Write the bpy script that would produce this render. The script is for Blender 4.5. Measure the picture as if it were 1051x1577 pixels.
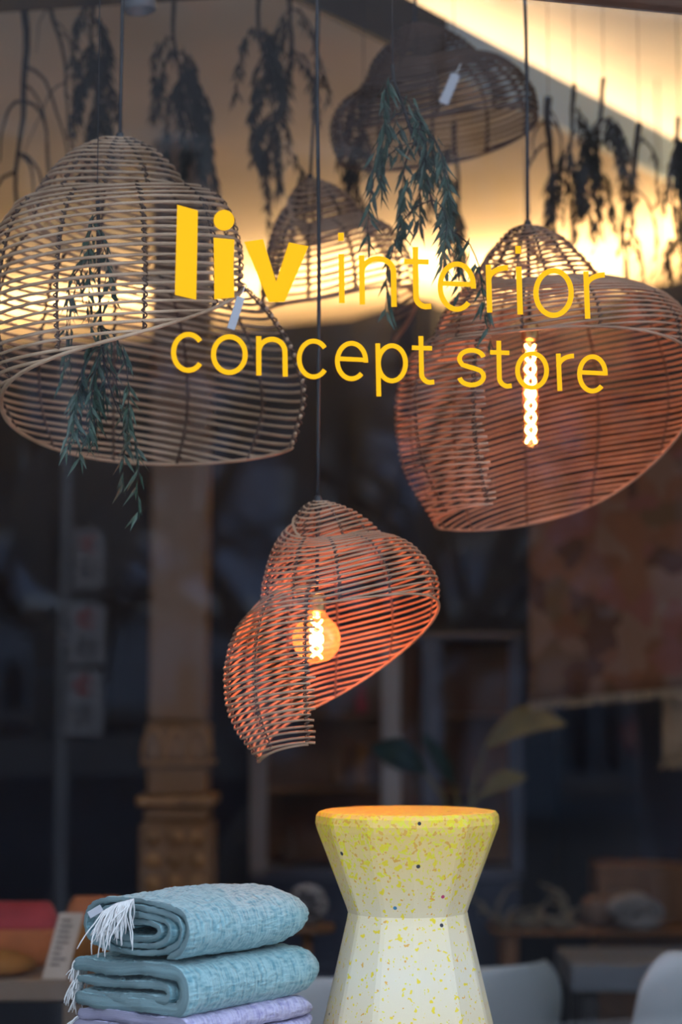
import bpy, math, random
import numpy as np
from mathutils import Vector, Matrix, noise

# ------------------------------------------------------------------ camera, world, exposure
S = bpy.context.scene
for o in list(bpy.data.objects): bpy.data.objects.remove(o)
COL = S.collection
W, H, F = 1051.0, 1577.0, 3000.0
CAM = np.array([0.0, -3.1, 1.46]); YAW = math.radians(15.0); TILT = math.atan(287 / F)
cd = bpy.data.cameras.new('camera'); cam = bpy.data.objects.new('camera', cd); COL.objects.link(cam)
cam.location = CAM; cam.rotation_euler = (math.pi / 2 + TILT, 0, -YAW)
cd.sensor_fit = 'HORIZONTAL'; cd.sensor_width = 36; cd.lens = 36 * F / W
cd.clip_start = .05; cd.clip_end = 200
cd.dof.use_dof = True; cd.dof.focus_distance = 3.42; cd.dof.aperture_fstop = 2.5
S.camera = cam
S.view_settings.view_transform = 'Standard'; S.view_settings.look = 'None'
S.view_settings.gamma = 1; S.view_settings.use_curve_mapping = False
S.view_settings.exposure = 0.0

world = bpy.data.worlds.new('dusk_sky'); S.world = world; world.use_nodes = True
wn = world.node_tree; bg = wn.nodes['Background']
tc = wn.nodes.new('ShaderNodeTexCoord'); sx = wn.nodes.new('ShaderNodeSeparateXYZ'); rp = wn.nodes.new('ShaderNodeValToRGB')
wn.links.new(tc.outputs['Generated'], sx.inputs[0]); wn.links.new(sx.outputs['Z'], rp.inputs[0]); wn.links.new(rp.outputs[0], bg.inputs[0])
rp.color_ramp.elements[0].position = 0.0; rp.color_ramp.elements[0].color = (.78, .83, .95, 1)
rp.color_ramp.elements[1].position = 1.0; rp.color_ramp.elements[1].color = (.62, .76, 1.0, 1)
bg.inputs[1].default_value = 3.5

# ------------------------------------------------------------------ projection helpers (photo measurements -> places)
fw = np.array([math.sin(YAW) * math.cos(TILT), math.cos(YAW) * math.cos(TILT), math.sin(TILT)])
rt = np.array([math.cos(YAW), -math.sin(YAW), 0.0]); up = np.cross(rt, fw)
FH = np.array([math.sin(YAW), math.cos(YAW), 0.0]); ZU = np.array([0, 0, 1.0])
def ray(px, py): return fw + (px - W / 2) / F * rt - (py - H / 2) / F * up
def PY(px, py, Y):
    d = ray(px, py); return CAM + d * ((Y - CAM[1]) / d[1])
def PZ(px, py, z):
    d = ray(px, py); return CAM + d * ((z - CAM[2]) / d[2])
def PD(px, py, D): return CAM + ray(px, py) * D
def RY(px, py, v):                       # something seen mirrored in the pane stands on the street side
    p = PY(px, py, v); p[1] = -p[1]; return p
def depth(p): return float(np.dot(np.asarray(p) - CAM, fw))

# ------------------------------------------------------------------ materials
MATS = {}
def nodes_of(name):
    m = bpy.data.materials.new(name); m.use_nodes = True; nt = m.node_tree
    return m, nt, nt.nodes['Principled BSDF'], nt.nodes['Material Output']
def mat(name, col, rough=.6, var=0.0, scale=8.0, bump=0.0, bscale=40.0, metal=0.0, col2=None, stretch=(1, 1, 1), spec=.5, coords='Object'):
    if name in MATS: return MATS[name]
    m, nt, b, out = nodes_of(name); N = nt.nodes; L = nt.links
    b.inputs['Base Color'].default_value = (*col, 1); b.inputs['Roughness'].default_value = rough
    b.inputs['Metallic'].default_value = metal; b.inputs['Specular IOR Level'].default_value = spec
    if var > 0 or col2 or bump > 0:
        t = N.new('ShaderNodeTexCoord'); mp = N.new('ShaderNodeMapping'); L.new(t.outputs[coords], mp.inputs[0]); mp.inputs['Scale'].default_value = stretch
    if var > 0 or col2:
        n = N.new('ShaderNodeTexNoise'); n.inputs['Scale'].default_value = scale; n.inputs['Detail'].default_value = 5; L.new(mp.outputs[0], n.inputs['Vector'])
        r = N.new('ShaderNodeValToRGB'); L.new(n.outputs['Fac'], r.inputs[0])
        c2 = col2 if col2 else tuple(min(1, c * (1 + var)) for c in col); c1 = col if col2 else tuple(c * (1 - var) for c in col)
        r.color_ramp.elements[0].position = .35; r.color_ramp.elements[0].color = (*c1, 1)
        r.color_ramp.elements[1].position = .65; r.color_ramp.elements[1].color = (*c2, 1)
        L.new(r.outputs[0], b.inputs['Base Color'])
    if bump > 0:
        n2 = N.new('ShaderNodeTexNoise'); n2.inputs['Scale'].default_value = bscale; n2.inputs['Detail'].default_value = 3; L.new(mp.outputs[0], n2.inputs['Vector'])
        bp = N.new('ShaderNodeBump'); bp.inputs['Strength'].default_value = bump; bp.inputs['Distance'].default_value = .01
        L.new(n2.outputs['Fac'], bp.inputs['Height']); L.new(bp.outputs[0], b.inputs['Normal'])
    MATS[name] = m; return m
def glow(name, col, strength):
    m, nt, b, out = nodes_of(name); b.inputs['Base Color'].default_value = (*col, 1)
    b.inputs['Emission Color'].default_value = (*col, 1); b.inputs['Emission Strength'].default_value = strength
    MATS[name] = m; return m
def pane_mat(name, tint, ior, coat=0):
    m = bpy.data.materials.new(name); m.use_nodes = True; nt = m.node_tree; N = nt.nodes; L = nt.links
    N.remove(N['Principled BSDF']); out = N['Material Output']
    tr = N.new('ShaderNodeBsdfTransparent'); tr.inputs[0].default_value = (*tint, 1)
    gl = N.new('ShaderNodeBsdfGlossy'); gl.inputs['Roughness'].default_value = 0.0
    fr = N.new('ShaderNodeFresnel'); fr.inputs['IOR'].default_value = ior
    ge = N.new('ShaderNodeNewGeometry'); mi = N.new('ShaderNodeMix'); mi.inputs[2].default_value = ior; mi.inputs[3].default_value = 1 / ior   # same coat on both faces
    L.new(ge.outputs['Backfacing'], mi.inputs[0]); L.new(mi.outputs[0], fr.inputs['IOR'])
    mx = N.new('ShaderNodeMixShader'); L.new(fr.outputs[0], mx.inputs[0]); L.new(tr.outputs[0], mx.inputs[1]); L.new(gl.outputs[0], mx.inputs[2])
    if coat:                                                            # thin amber coating that glows in its own lamp light
        tl = N.new('ShaderNodeBsdfTranslucent'); tl.inputs[0].default_value = (1.0, .5, .2, 1); m2 = N.new('ShaderNodeMixShader'); m2.inputs[0].default_value = coat
        L.new(mx.outputs[0], m2.inputs[1]); L.new(tl.outputs[0], m2.inputs[2]); L.new(m2.outputs[0], out.inputs[0])
    else: L.new(mx.outputs[0], out.inputs[0])
    MATS[name] = m; return m

pane_mat('shop_glass', (.97, .98, .98), 1.48)
pane_mat('amber_glass', (1.0, .82, .58), 1.9, .05)
pane_mat('clear_bulb_glass', (1.0, .9, .75), 1.5, .02)
glow('filament_glow', (1.0, .46, .13), 70)
glow('led_glow', (1.0, .60, .25), 135); glow('edge_led_glow', (1.0, .72, .42), 22)
mat('cane', (.27, .155, .085), .55, col2=(.42, .27, .165), scale=9, bump=.25, bscale=160)
mat('cane_shaded', (.07, .04, .025), .6, col2=(.12, .07, .045), scale=9)  # cane of the lamp in shade: its lack of light is put into the colour
mat('cane_grey', (.32, .21, .125), .55, col2=(.50, .35, .225), scale=9, bump=.25, bscale=160)
mat('cane_brown', (.25, .14, .085), .55, col2=(.40, .24, .15), scale=9, bump=.25, bscale=160)
mat('binding', (.075, .042, .026), .7); mat('binding_pale', (.36, .27, .19), .7)
mat('cord', (.012, .013, .017), .5); mat('brass', (.5, .32, .12), .35, metal=1)
mat('black_metal', (.02, .02, .022), .45)
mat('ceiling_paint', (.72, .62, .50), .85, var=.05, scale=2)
mat('upper_ceiling_paint', (.76, .72, .66), .85, var=.04, scale=2)
mat('fascia_daylit', (.58, .80, 1.0), .5, var=.04, scale=3)  # white edge board; the blue tint of daylight is put into its colour
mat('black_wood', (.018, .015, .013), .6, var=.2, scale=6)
mat('navy_wall', (.03, .042, .075), .75, var=.15, scale=2.5)
mat('blue_frame', (.07, .085, .125), .5, var=.1, scale=3)
mat('pale_frame', (.30, .28, .28), .6, var=.1, scale=3); mat('dark_floor', (.05, .045, .04), .45, var=.3, scale=3)
mat('plaster_out', (.42, .40, .39), .85, var=.08, scale=1.5)
mat('frame_wood', (.10, .065, .045), .5, var=.2, scale=10, stretch=(1, 1, .1))
mat('sill_wood', (.16, .115, .08), .5, var=.25, scale=4, stretch=(.3, 2, 1))
mat('tray_wood', (.36, .17, .05), .45, var=.25, scale=20, stretch=(1, 1, 6))
mat('vinyl_yellow', (.95, .42, .0), .5, spec=.15)
mat('pillar_wood', (.20, .095, .028), .55, col2=(.22, .16, .12), scale=3.2, stretch=(1, 1, .35), bump=.3, bscale=22)  # grey patches stand in for reflections and branch shade over the brown wood
mat('pillar_gold', (.30, .15, .05), .4, var=.3, scale=12)
mat('white_plastic', (.33, .39, .41), .4)
mat('table_grey', (.12, .14, .165), .5, var=.1, scale=4)
mat('brown_wood', (.15, .07, .03), .5, var=.3, scale=5, stretch=(1, 1, .2))
mat('orange_wood', (.42, .19, .07), .5, var=.3, scale=5)
mat('dull_wood', (.12, .055, .022), .5, var=.3, scale=5); mat('leaf_green', (.028, .062, .04), .45, var=.35, scale=14)
mat('leaf_dry', (.025, .026, .02), .6, var=.4, scale=14)
mat('leaf_yellow', (.13, .105, .03), .5, var=.3, scale=8)
mat('leaf_teal', (.03, .07, .065), .5, var=.3, scale=8)
mat('twig', (.022, .018, .016), .8, var=.2, scale=10)
mat('tag_paper', (.45, .48, .53), .6); mat('fringe_white', (.82, .83, .82), .8)
mat('red_cloth', (.30, .03, .035), .8, var=.1, scale=20); mat('orange_cloth', (.36, .11, .035), .8, var=.1, scale=20)
mat('ochre_cloth', (.22, .09, .015), .8, var=.15, scale=20)
mat('card', (.42, .35, .28), .7, var=.06, scale=14); mat('ink', (.03, .03, .04), .8)
mat('driftwood', (.19, .165, .12), .8, var=.3, scale=20); mat('wool_grey', (.22, .21, .205), .9, var=.2, scale=30)
mat('wool_dark', (.05, .05, .055), .9); mat('clay', (.13, .08, .055), .7, var=.2, scale=10)
mat('asphalt', (.03, .03, .034), .9, var=.2, scale=3); mat('paving', (.55, .55, .56), .85, var=.15, scale=2)
mat('facade_pale', (.15, .148, .165), .85, var=.08, scale=.8); mat('facade_rose', (.13, .075, .065), .85, var=.1, scale=.8)
mat('facade_blue', (.11, .15, .22), .7, var=.1, scale=1); mat('facade_white', (.36, .40, .44), .7)
mat('facade_slate', (.15, .205, .32), .8, var=.25, scale=.6); mat('window_dark', (.012, .014, .02), .2); mat('bark', (.022, .018, .015), .9, var=.3, scale=8, bump=.5, bscale=14)
mat('sign_grey', (.035, .037, .042), .5); mat('sign_white', (.34, .34, .36), .5); mat('sign_red', (.45, .03, .03), .5)
mat('post_grey', (.20, .21, .23), .45, metal=.3); mat('car_paint', (.012, .015, .025), .25); mat('tyre', (.012, .012, .012), .8)

def cloth_mat(name, col, dark):
    m, nt, b, out = nodes_of(name); N = nt.nodes; L = nt.links
    b.inputs['Roughness'].default_value = .95; b.inputs['Specular IOR Level'].default_value = .1
    b.inputs['Sheen Weight'].default_value = .25
    t = N.new('ShaderNodeTexCoord'); mp = N.new('ShaderNodeMapping'); L.new(t.outputs['UV'], mp.inputs[0])
    n0 = N.new('ShaderNodeTexNoise'); n0.inputs['Scale'].default_value = 60; L.new(mp.outputs[0], n0.inputs['Vector'])
    n1 = N.new('ShaderNodeTexNoise'); n1.inputs['Scale'].default_value = 1; n1.inputs['Detail'].default_value = 2
    m1 = N.new('ShaderNodeMapping'); m1.inputs['Scale'].default_value = (190, 45, 1); L.new(t.outputs['UV'], m1.inputs[0]); L.new(m1.outputs[0], n1.inputs['Vector'])
    n2 = N.new('ShaderNodeTexNoise'); n2.inputs['Scale'].default_value = 1; n2.inputs['Detail'].default_value = 2
    m2 = N.new('ShaderNodeMapping'); m2.inputs['Scale'].default_value = (30, 150, 1); L.new(t.outputs['UV'], m2.inputs[0]); L.new(m2.outputs[0], n2.inputs['Vector'])
    ad = N.new('ShaderNodeMath'); ad.operation = 'ADD'; L.new(n1.outputs['Fac'], ad.inputs[0]); L.new(n2.outputs['Fac'], ad.inputs[1])
    ml = N.new('ShaderNodeMath'); ml.operation = 'MULTIPLY'; L.new(ad.outputs[0], ml.inputs[0]); ml.inputs[1].default_value = .5
    r = N.new('ShaderNodeValToRGB'); L.new(ml.outputs[0], r.inputs[0])
    r.color_ramp.elements[0].position = .36; r.color_ramp.elements[0].color = (*dark, 1); r.color_ramp.elements[1].position = .56; r.color_ramp.elements[1].color = (*col, 1)  # crease shade put into the colour: low spots of the crinkle are darker
    L.new(r.outputs[0], b.inputs['Base Color'])
    bp = N.new('ShaderNodeBump'); bp.inputs['Strength'].default_value = 1.0; bp.inputs['Distance'].default_value = .010
    L.new(ml.outputs[0], bp.inputs['Height']); L.new(bp.outputs[0], b.inputs['Normal']); MATS[name] = m
cloth_mat('teal_gauze', (.33, .54, .575), (.12, .30, .36))
cloth_mat('lilac_gauze', (.58, .56, .78), (.33, .31, .55))

def stool_mat():
    m, nt, b, out = nodes_of('speckled_resin'); N = nt.nodes; L = nt.links
    b.inputs['Roughness'].default_value = .38
    b.inputs['Subsurface Weight'].default_value = .12; b.inputs['Subsurface Radius'].default_value = (.03, .02, .01)
    t = N.new('ShaderNodeTexCoord'); sp = N.new('ShaderNodeSeparateXYZ'); L.new(t.outputs['Object'], sp.inputs[0])
    def math_(op, a, bb):
        n = N.new('ShaderNodeMath'); n.operation = op
        for i, v in enumerate((a, bb)):
            if isinstance(v, (int, float)): n.inputs[i].default_value = v
            else: L.new(v, n.inputs[i])
        return n.outputs[0]
    def mix(f, a, c):
        n = N.new('ShaderNodeMix'); n.data_type = 'RGBA'; L.new(f, n.inputs[0])
        for i, v in ((6, a), (7, c)):
            if isinstance(v, tuple): n.inputs[i].default_value = (*v, 1)
            else: L.new(v, n.inputs[i])
        return n.outputs[2]
    def nz(scale, det=2, loc=0):
        mp = N.new('ShaderNodeMapping'); mp.inputs['Location'].default_value = (loc, loc, loc); L.new(t.outputs['Object'], mp.inputs[0])
        n = N.new('ShaderNodeTexNoise'); n.inputs['Scale'].default_value = scale; n.inputs['Detail'].default_value = det; L.new(mp.outputs[0], n.inputs['Vector']); return n.outputs['Fac']
    hgt = math_('DIVIDE', sp.outputs['Z'], .53)                    # 0 base .. 1 top
    k = N.new('ShaderNodeValToRGB'); L.new(hgt, k.inputs[0])        # pigment settled towards the seat and the foot
    e = k.color_ramp.elements; e[0].position = .0; e[0].color = (.55,) * 3 + (1,); e[1].position = 1.0; e[1].color = (1,) * 3 + (1,)
    a = e.new(.42); a.color = (.12,) * 3 + (1,); c = e.new(.64); c.color = (.34,) * 3 + (1,); d = e.new(.83); d.color = (.72,) * 3 + (1,)
    base = mix(math_('MULTIPLY', k.outputs[0], 1.0), (.78, .74, .60), (.86, .56, .09))
    thr = math_('SUBTRACT', .70, math_('MULTIPLY', k.outputs[0], .15))
    f1 = math_('GREATER_THAN', nz(95, 1), thr); c1 = mix(f1, base, (.85, .66, .03))
    f2 = math_('GREATER_THAN', nz(130, 1, 5), math_('ADD', thr, .03)); c2 = mix(f2, c1, (.80, .72, .05))
    f3 = math_('GREATER_THAN', nz(110, 1, 9), math_('ADD', thr, .05)); c3 = mix(f3, c2, (.78, .42, .06))
    v = N.new('ShaderNodeTexVoronoi'); v.inputs['Scale'].default_value = 34; L.new(t.outputs['Object'], v.inputs['Vector'])
    sc = N.new('ShaderNodeSeparateColor'); L.new(v.outputs['Color'], sc.inputs[0])
    f4 = math_('MULTIPLY', math_('LESS_THAN', v.outputs['Distance'], .13), math_('LESS_THAN', sc.outputs[0], .17))
    spk = N.new('ShaderNodeValToRGB'); spk.color_ramp.interpolation = 'CONSTANT'; L.new(sc.outputs[1], spk.inputs[0])
    q = spk.color_ramp.elements; q[0].color = (.03, .03, .04, 1); q[1].position = .4; q[1].color = (.05, .22, .35, 1); z = q.new(.75); z.color = (.5, .03, .12, 1)
    c4 = mix(f4, c3, spk.outputs[0]); L.new(c4, b.inputs['Base Color']); MATS['speckled_resin'] = m
stool_mat()

def rug_mat(name, cols, scale):
    m, nt, b, out = nodes_of(name); N = nt.nodes; L = nt.links; b.inputs['Roughness'].default_value = .95
    t = N.new('ShaderNodeTexCoord'); n = N.new('ShaderNodeTexVoronoi'); n.distance = 'MANHATTAN'; n.inputs['Scale'].default_value = scale
    L.new(t.outputs['Object'], n.inputs['Vector']); sc = N.new('ShaderNodeSeparateColor'); L.new(n.outputs['Color'], sc.inputs[0])
    r = N.new('ShaderNodeValToRGB'); r.color_ramp.interpolation = 'CONSTANT'; L.new(sc.outputs[0], r.inputs[0])
    e = r.color_ramp.elements; e[0].color = (*cols[0], 1); e[1].position = 1 / len(cols); e[1].color = (*cols[1], 1)
    for i, c in enumerate(cols[2:]): x = e.new((i + 2) / len(cols)); x.color = (*c, 1)
    L.new(r.outputs[0], b.inputs['Base Color']); MATS[name] = m
rug_mat('kilim_weave', [(.17, .065, .025), (.21, .11, .065), (.10, .04, .018), (.20, .08, .035), (.14, .07, .028), (.20, .07, .045)], 11)  # woven patchwork, its patches also standing in for reflections and branch shade
rug_mat('tan_weave', [(.36, .26, .16), (.42, .31, .20), (.32, .24, .16)], 9)

# ------------------------------------------------------------------ mesh helpers
class MB:
    def __init__(s): s.v = []; s.f = []; s.n = 0; s.uv = None
    def add(s, V, Fc):
        s.v.append(np.asarray(V, float).reshape(-1, 3)); s.f += [tuple(i + s.n for i in q) for q in Fc]; s.n += len(s.v[-1]); return s
    def tube(s, path, r, n=6, caps=True):
        p = np.asarray(path, float); m = len(p)
        if m < 2: return s
        r = np.broadcast_to(np.asarray(r, float), (m,))
        t = np.gradient(p, axis=0); t /= (np.linalg.norm(t, axis=1)[:, None] + 1e-12)
        a = np.array([0, 0, 1.0]) if abs(t[0][2]) < .9 else np.array([1.0, 0, 0])
        u = np.cross(t[0], a); u /= np.linalg.norm(u); U = np.zeros((m, 3))
        for i in range(m):
            u = u - t[i] * np.dot(u, t[i]); u /= (np.linalg.norm(u) + 1e-12); U[i] = u
        Vv = np.cross(t, U); ang = np.arange(n) * 2 * math.pi / n
        P = p[:, None, :] + r[:, None, None] * (np.cos(ang)[None, :, None] * U[:, None, :] + np.sin(ang)[None, :, None] * Vv[:, None, :])
        fc = [(i * n + j, i * n + (j + 1) % n, (i + 1) * n + (j + 1) % n, (i + 1) * n + j) for i in range(m - 1) for j in range(n)]
        if caps: fc += [tuple(range(n - 1, -1, -1)), tuple((m - 1) * n + j for j in range(n))]
        return s.add(P.reshape(-1, 3), fc)
    def box(s, c, size, ax=None, bev=0):
        h = np.asarray(size, float) / 2; c = np.asarray(c, float)
        R = np.eye(3) if ax is None else np.asarray(ax, float)          # rows = local axes
        if bev <= 0:
            v = np.array([[x, y, z] for x in (-1, 1) for y in (-1, 1) for z in (-1, 1)], float) * h
            fc = [(0, 1, 3, 2), (4, 6, 7, 5), (0, 4, 5, 1), (2, 3, 7, 6), (0, 2, 6, 4), (1, 5, 7, 3)]
        else:
            b = min(bev, *(h * .9)); v = []; idx = {}
            for x in (-1, 1):
                for y in (-1, 1):
                    for z in (-1, 1):
                        for k in range(3):
                            q = h - b; q = q.copy(); q[k] = h[k]; idx[(x, y, z, k)] = len(v); v.append(q * np.array([x, y, z]))
            v = np.array(v); g = lambda x, y, z, k: idx[(x, y, z, k)]; fc = []
            for k in range(3):
                for sg in (-1, 1):
                    i, j = [(1, 2), (2, 0), (0, 1)][k]; q = []
                    for (a, bb) in ((-1, -1), (1, -1), (1, 1), (-1, 1)):
                        e = [0, 0, 0]; e[k] = sg; e[i] = a; e[j] = bb; q.append(g(*e, k))
                    fc.append(tuple(q if sg > 0 else q[::-1]))
            for k in range(3):
                i, j = [(1, 2), (2, 0), (0, 1)][k]
                for a in (-1, 1):
                    for bb in (-1, 1):
                        e0 = [0, 0, 0]; e1 = [0, 0, 0]; e0[k] = -1; e1[k] = 1; e0[i] = e1[i] = a; e0[j] = e1[j] = bb
                        fc.append((g(*e0, i), g(*e1, i), g(*e1, j), g(*e0, j)))
            fc += [(g(x, y, z, 0), g(x, y, z, 1), g(x, y, z, 2)) for x in (-1, 1) for y in (-1, 1) for z in (-1, 1)]
        return s.add(v @ R + c, fc)
    def lathe(s, prof, c=(0, 0, 0), n=24, rot=0, ax=None, sc=(1, 1)):
        a = np.arange(n) * 2 * math.pi / n + rot; V = []
        for (r, z) in prof: V += [[r * math.cos(t) * sc[0], r * math.sin(t) * sc[1], z] for t in a]
        V = np.array(V)
        if ax is not None: V = V @ np.asarray(ax)
        m = len(prof); fc = [(i * n + j, i * n + (j + 1) % n, (i + 1) * n + (j + 1) % n, (i + 1) * n + j) for i in range(m - 1) for j in range(n)]
        fc += [tuple(range(n - 1, -1, -1)), tuple((m - 1) * n + j for j in range(n))]
        return s.add(V + np.asarray(c, float), fc)
    def prism(s, poly, off):                                            # closed 3-D polygon pushed along off
        p = np.asarray(poly, float); m = len(p); V = np.vstack([p, p + np.asarray(off, float)])
        fc = [tuple(range(m)), tuple(range(2 * m - 1, m - 1, -1))] + [(i, i + m, (i + 1) % m + m, (i + 1) % m) for i in range(m)]
        return s.add(V, fc)
    def strip(s, A, B, off):                                            # thick ribbon between two 3-D polylines
        A = np.asarray(A, float); B = np.asarray(B, float); off = np.asarray(off, float); m = len(A)
        V = np.vstack([A, B, A + off, B + off]); fc = []
        for i in range(m - 1):
            fc += [(i, i + 1, m + i + 1, m + i), (2 * m + i, 3 * m + i, 3 * m + i + 1, 2 * m + i + 1),
                   (i, 2 * m + i, 2 * m + i + 1, i + 1), (m + i, m + i + 1, 3 * m + i + 1, 3 * m + i)]
        fc += [(0, m, 3 * m, 2 * m), (m - 1, 3 * m - 1, 4 * m - 1, 2 * m - 1)]
        return s.add(V, fc)
    def build(s, name, material, parent=None, smooth=False, at=None):
        V = np.vstack(s.v)
        base = np.asarray(parent_world(parent)) if parent is not None else (np.asarray(at) if at is not None else
               np.array([(V[:, 0].min() + V[:, 0].max()) / 2, (V[:, 1].min() + V[:, 1].max()) / 2, V[:, 2].min()]))
        me = bpy.data.meshes.new(name); me.from_pydata((V - base).tolist(), [], s.f); me.update()
        if s.uv is not None:
            l = me.uv_layers.new(name='UVMap'); vi = np.zeros(len(me.loops), int); me.loops.foreach_get('vertex_index', vi)
            l.data.foreach_set('uv', np.asarray(s.uv, float)[vi].ravel())
        me.materials.append(MATS[material])
        if smooth: me.polygons.foreach_set('use_smooth', [True] * len(me.polygons))
        o = bpy.data.objects.new(name, me); COL.objects.link(o)
        if parent is not None: o.parent = parent
        else: o.location = base
        return o
def parent_world(o):
    p = np.array(o.location); 
    while o.parent: o = o.parent; p = p + np.array(o.location)
    return p
def thing(name, label, cat, loc, group=None):
    o = bpy.data.objects.new(name, None); COL.objects.link(o); o.location = tuple(loc); o.empty_display_size = .05
    o['label'] = label; o['category'] = cat
    if group: o['group'] = group
    return o
def tag(o, label, cat, group=None):
    o['label'] = label; o['category'] = cat
    if group: o['group'] = group
    return o
def struct(o, label=None):
    o['kind'] = 'structure'
    if label: o['label'] = label
    return o
def stuff(o): o['kind'] = 'stuff'; return o
def axes(rz): c, s = math.cos(rz), math.sin(rz); return np.array([[c, s, 0], [-s, c, 0], [0, 0, 1.0]])
rng = random.Random(7); nrg = np.random.default_rng(7)

# ------------------------------------------------------------------ room shell
ZL, ZF, ZC, ZH = 3.2, 3.34, 3.52, 2.687     # lower ceiling, top of its edge, upper ceiling, window head
XA, XB, YB = -4.0, 12.0, 12.0
struct(MB().box(((XA + XB) / 2, YB / 2, -.05), (XB - XA, YB, .1)).build('floor', 'dark_floor'), 'dark shop floor')
struct(MB().box(((XA + XB) / 2, YB / 2, ZC + .05), (XB - XA, YB, .1)).build('ceiling', 'upper_ceiling_paint'), 'pale upper ceiling washed by hidden light')
struct(MB().box(((XA + XB) / 2, YB + .05, ZC / 2), (XB - XA, .1, ZC)).build('wall_back', 'navy_wall'), 'dark back wall of the shop')
struct(MB().box((XA - .05, YB / 2, ZC / 2), (.1, YB, ZC)).build('wall_left', 'navy_wall'), 'dark left wall of the shop')
struct(MB().box((XB + .05, YB / 2, ZC / 2), (.1, YB, ZC)).build('wall_right', 'navy_wall'), 'dark right wall of the shop')
GX0, GX1, GZ0 = -1.3, 3.4, .66             # shop window opening
fwall = MB().box(((XA + GX0) / 2, -.02, ZC / 2), (GX0 - XA, .30, ZC)).box(((GX1 + XB) / 2, -.02, ZC / 2), (XB - GX1, .30, ZC))
fwall.box(((GX0 + GX1) / 2, -.02, GZ0 / 2), (GX1 - GX0, .30, GZ0)).box(((GX0 + GX1) / 2, -.02, ZC - .03), (GX1 - GX0, .30, .06))
struct(fwall.build('wall_front', 'plaster_out'), 'street wall around the shop window')
win = struct(MB().box(((GX0 + GX1) / 2, .0, (GZ0 + ZH) / 2 + .03), (GX1 - GX0 - .02, .008, ZH - GZ0 + .02)).build('window_1', 'shop_glass'), 'large shop window pane mirroring the street')
for nm, c, sz in (('window_head', ((GX0 + GX1) / 2, 0, ZH + .06), (GX1 - GX0, .09, .12)), ('window_bottom_rail', ((GX0 + GX1) / 2, 0, GZ0 + .03), (GX1 - GX0, .09, .06)),
                  ('window_jamb', (GX0 + .04, 0, (GZ0 + ZH) / 2), (.08, .09, ZH - GZ0)), ('window_jamb', (GX1 - .04, 0, (GZ0 + ZH) / 2), (.08, .09, ZH - GZ0))):
    MB().box(c, sz, bev=.008).build(nm, 'frame_wood', win)
win2 = struct(MB().box(((GX0 + GX1) / 2, .0, (ZH + .12 + ZC - .06) / 2), (GX1 - GX0 - .02, .008, ZC - ZH - .18)).build('added_transom', 'shop_glass'), 'added transom pane above the shop window, letting in sky light')  # unseen transom, added so daylight reaches the ceiling and its edge board
for k in range(4): MB().box((GX0 + .03 + k * (GX1 - GX0 - .06) / 3, 0, (ZH + .12 + ZC - .06) / 2), (.06, .08, ZC - ZH - .18), bev=.006).build('added_transom_bar', 'frame_wood', win2)
ledge = MB().box(((GX0 + GX1) / 2, .37, .72), (GX1 - GX0, .48, .04), bev=.006).box(((GX0 + GX1) / 2, .58, .35), (GX1 - GX0 - .1, .04, .70))
struct(ledge.build('trim_1', 'sill_wood'), 'wooden display ledge behind the glass')

# lower ceiling with its bright diagonal edge
A = PZ(465, 0, ZL); B = PZ(1051, 286, ZL); d = (B - A) / np.linalg.norm(B - A); nrm = np.array([-d[1], d[0], 0])     # towards back left
E0 = A - d * ((A[1] - .14) / d[1]); E1 = A + d * 9.0
if E1[0] > XB - .05: E1 = A + d * ((XB - .05 - A[0]) / d[0])
raft_poly = [E0, E1, (E1[0], YB - .02, ZL), (XA + .02, YB - .02, ZL), (XA + .02, .14, ZL)]
raft_poly = [np.array(p) * np.array([1, 1, 0]) + np.array([0, 0, ZL]) for p in raft_poly]
struct(MB().prism([p + (nrm * .02 if i < 2 else 0) for i, p in enumerate(raft_poly)], (0, 0, ZF - ZL - .002)).build('ceiling_lower', 'ceiling_paint'), 'lower ceiling panel, warm brown in the cove light')
def on_edge(px):                                                        # place along the edge seen at this column
    q = ray(px, 0); q2 = np.array([q[0], q[1]]); M = np.array([[q2[0], -d[0]], [q2[1], -d[1]]]); t = np.linalg.solve(M, (A - CAM)[:2]); return A + d * t[1]
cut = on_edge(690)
def edge_board(a, b): return MB().prism([a, b, b + nrm * .02, a + nrm * .02], (0, 0, ZF - ZL + .01))
struct(edge_board(cut, E1).build('trim_2', 'fascia_daylit'), 'edge board of the lower ceiling with daylight blue put into its colour')
struct(edge_board(E0, cut - d * .003).build('trim_3', 'black_wood'), 'left stretch of the lower ceiling edge, coloured black')  # left stretch of the edge, coloured black
led = MB().box((cut + E1) / 2 + nrm * .26 + ZU * (ZF - ZL + .012), (np.linalg.norm(E1 - cut) - .3, .03, .02), ax=[d, nrm, ZU]).build('cove_light', 'edge_led_glow')
tag(led, 'warm strip light hidden above the diagonal ceiling edge', 'strip light')
# black beam under the lower ceiling at the upper left
b0 = PZ(-60, 24, ZL - .09); b1 = PZ(345, -3, ZL - .09); bd = (b1 - b0); bd[2] = 0; L_ = np.linalg.norm(bd); bd /= L_; bn = np.array([-bd[1], bd[0], 0])
bz = b0[2]
struct(MB().prism([b0 * [1, 1, 0] + ZU * (ZL - .09) - bd * 1.2, b1 * [1, 1, 0] + ZU * (ZL - .09) + bd * .5, b1 * [1, 1, 0] + ZU * (ZL - .09) + bd * .5 - bn * .14, b0 * [1, 1, 0] + ZU * (ZL - .09) - bd * 1.2 - bn * .14], (0, 0, .088)).build('trim_4', 'black_wood'), 'black beam under the ceiling at the upper left')

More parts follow.
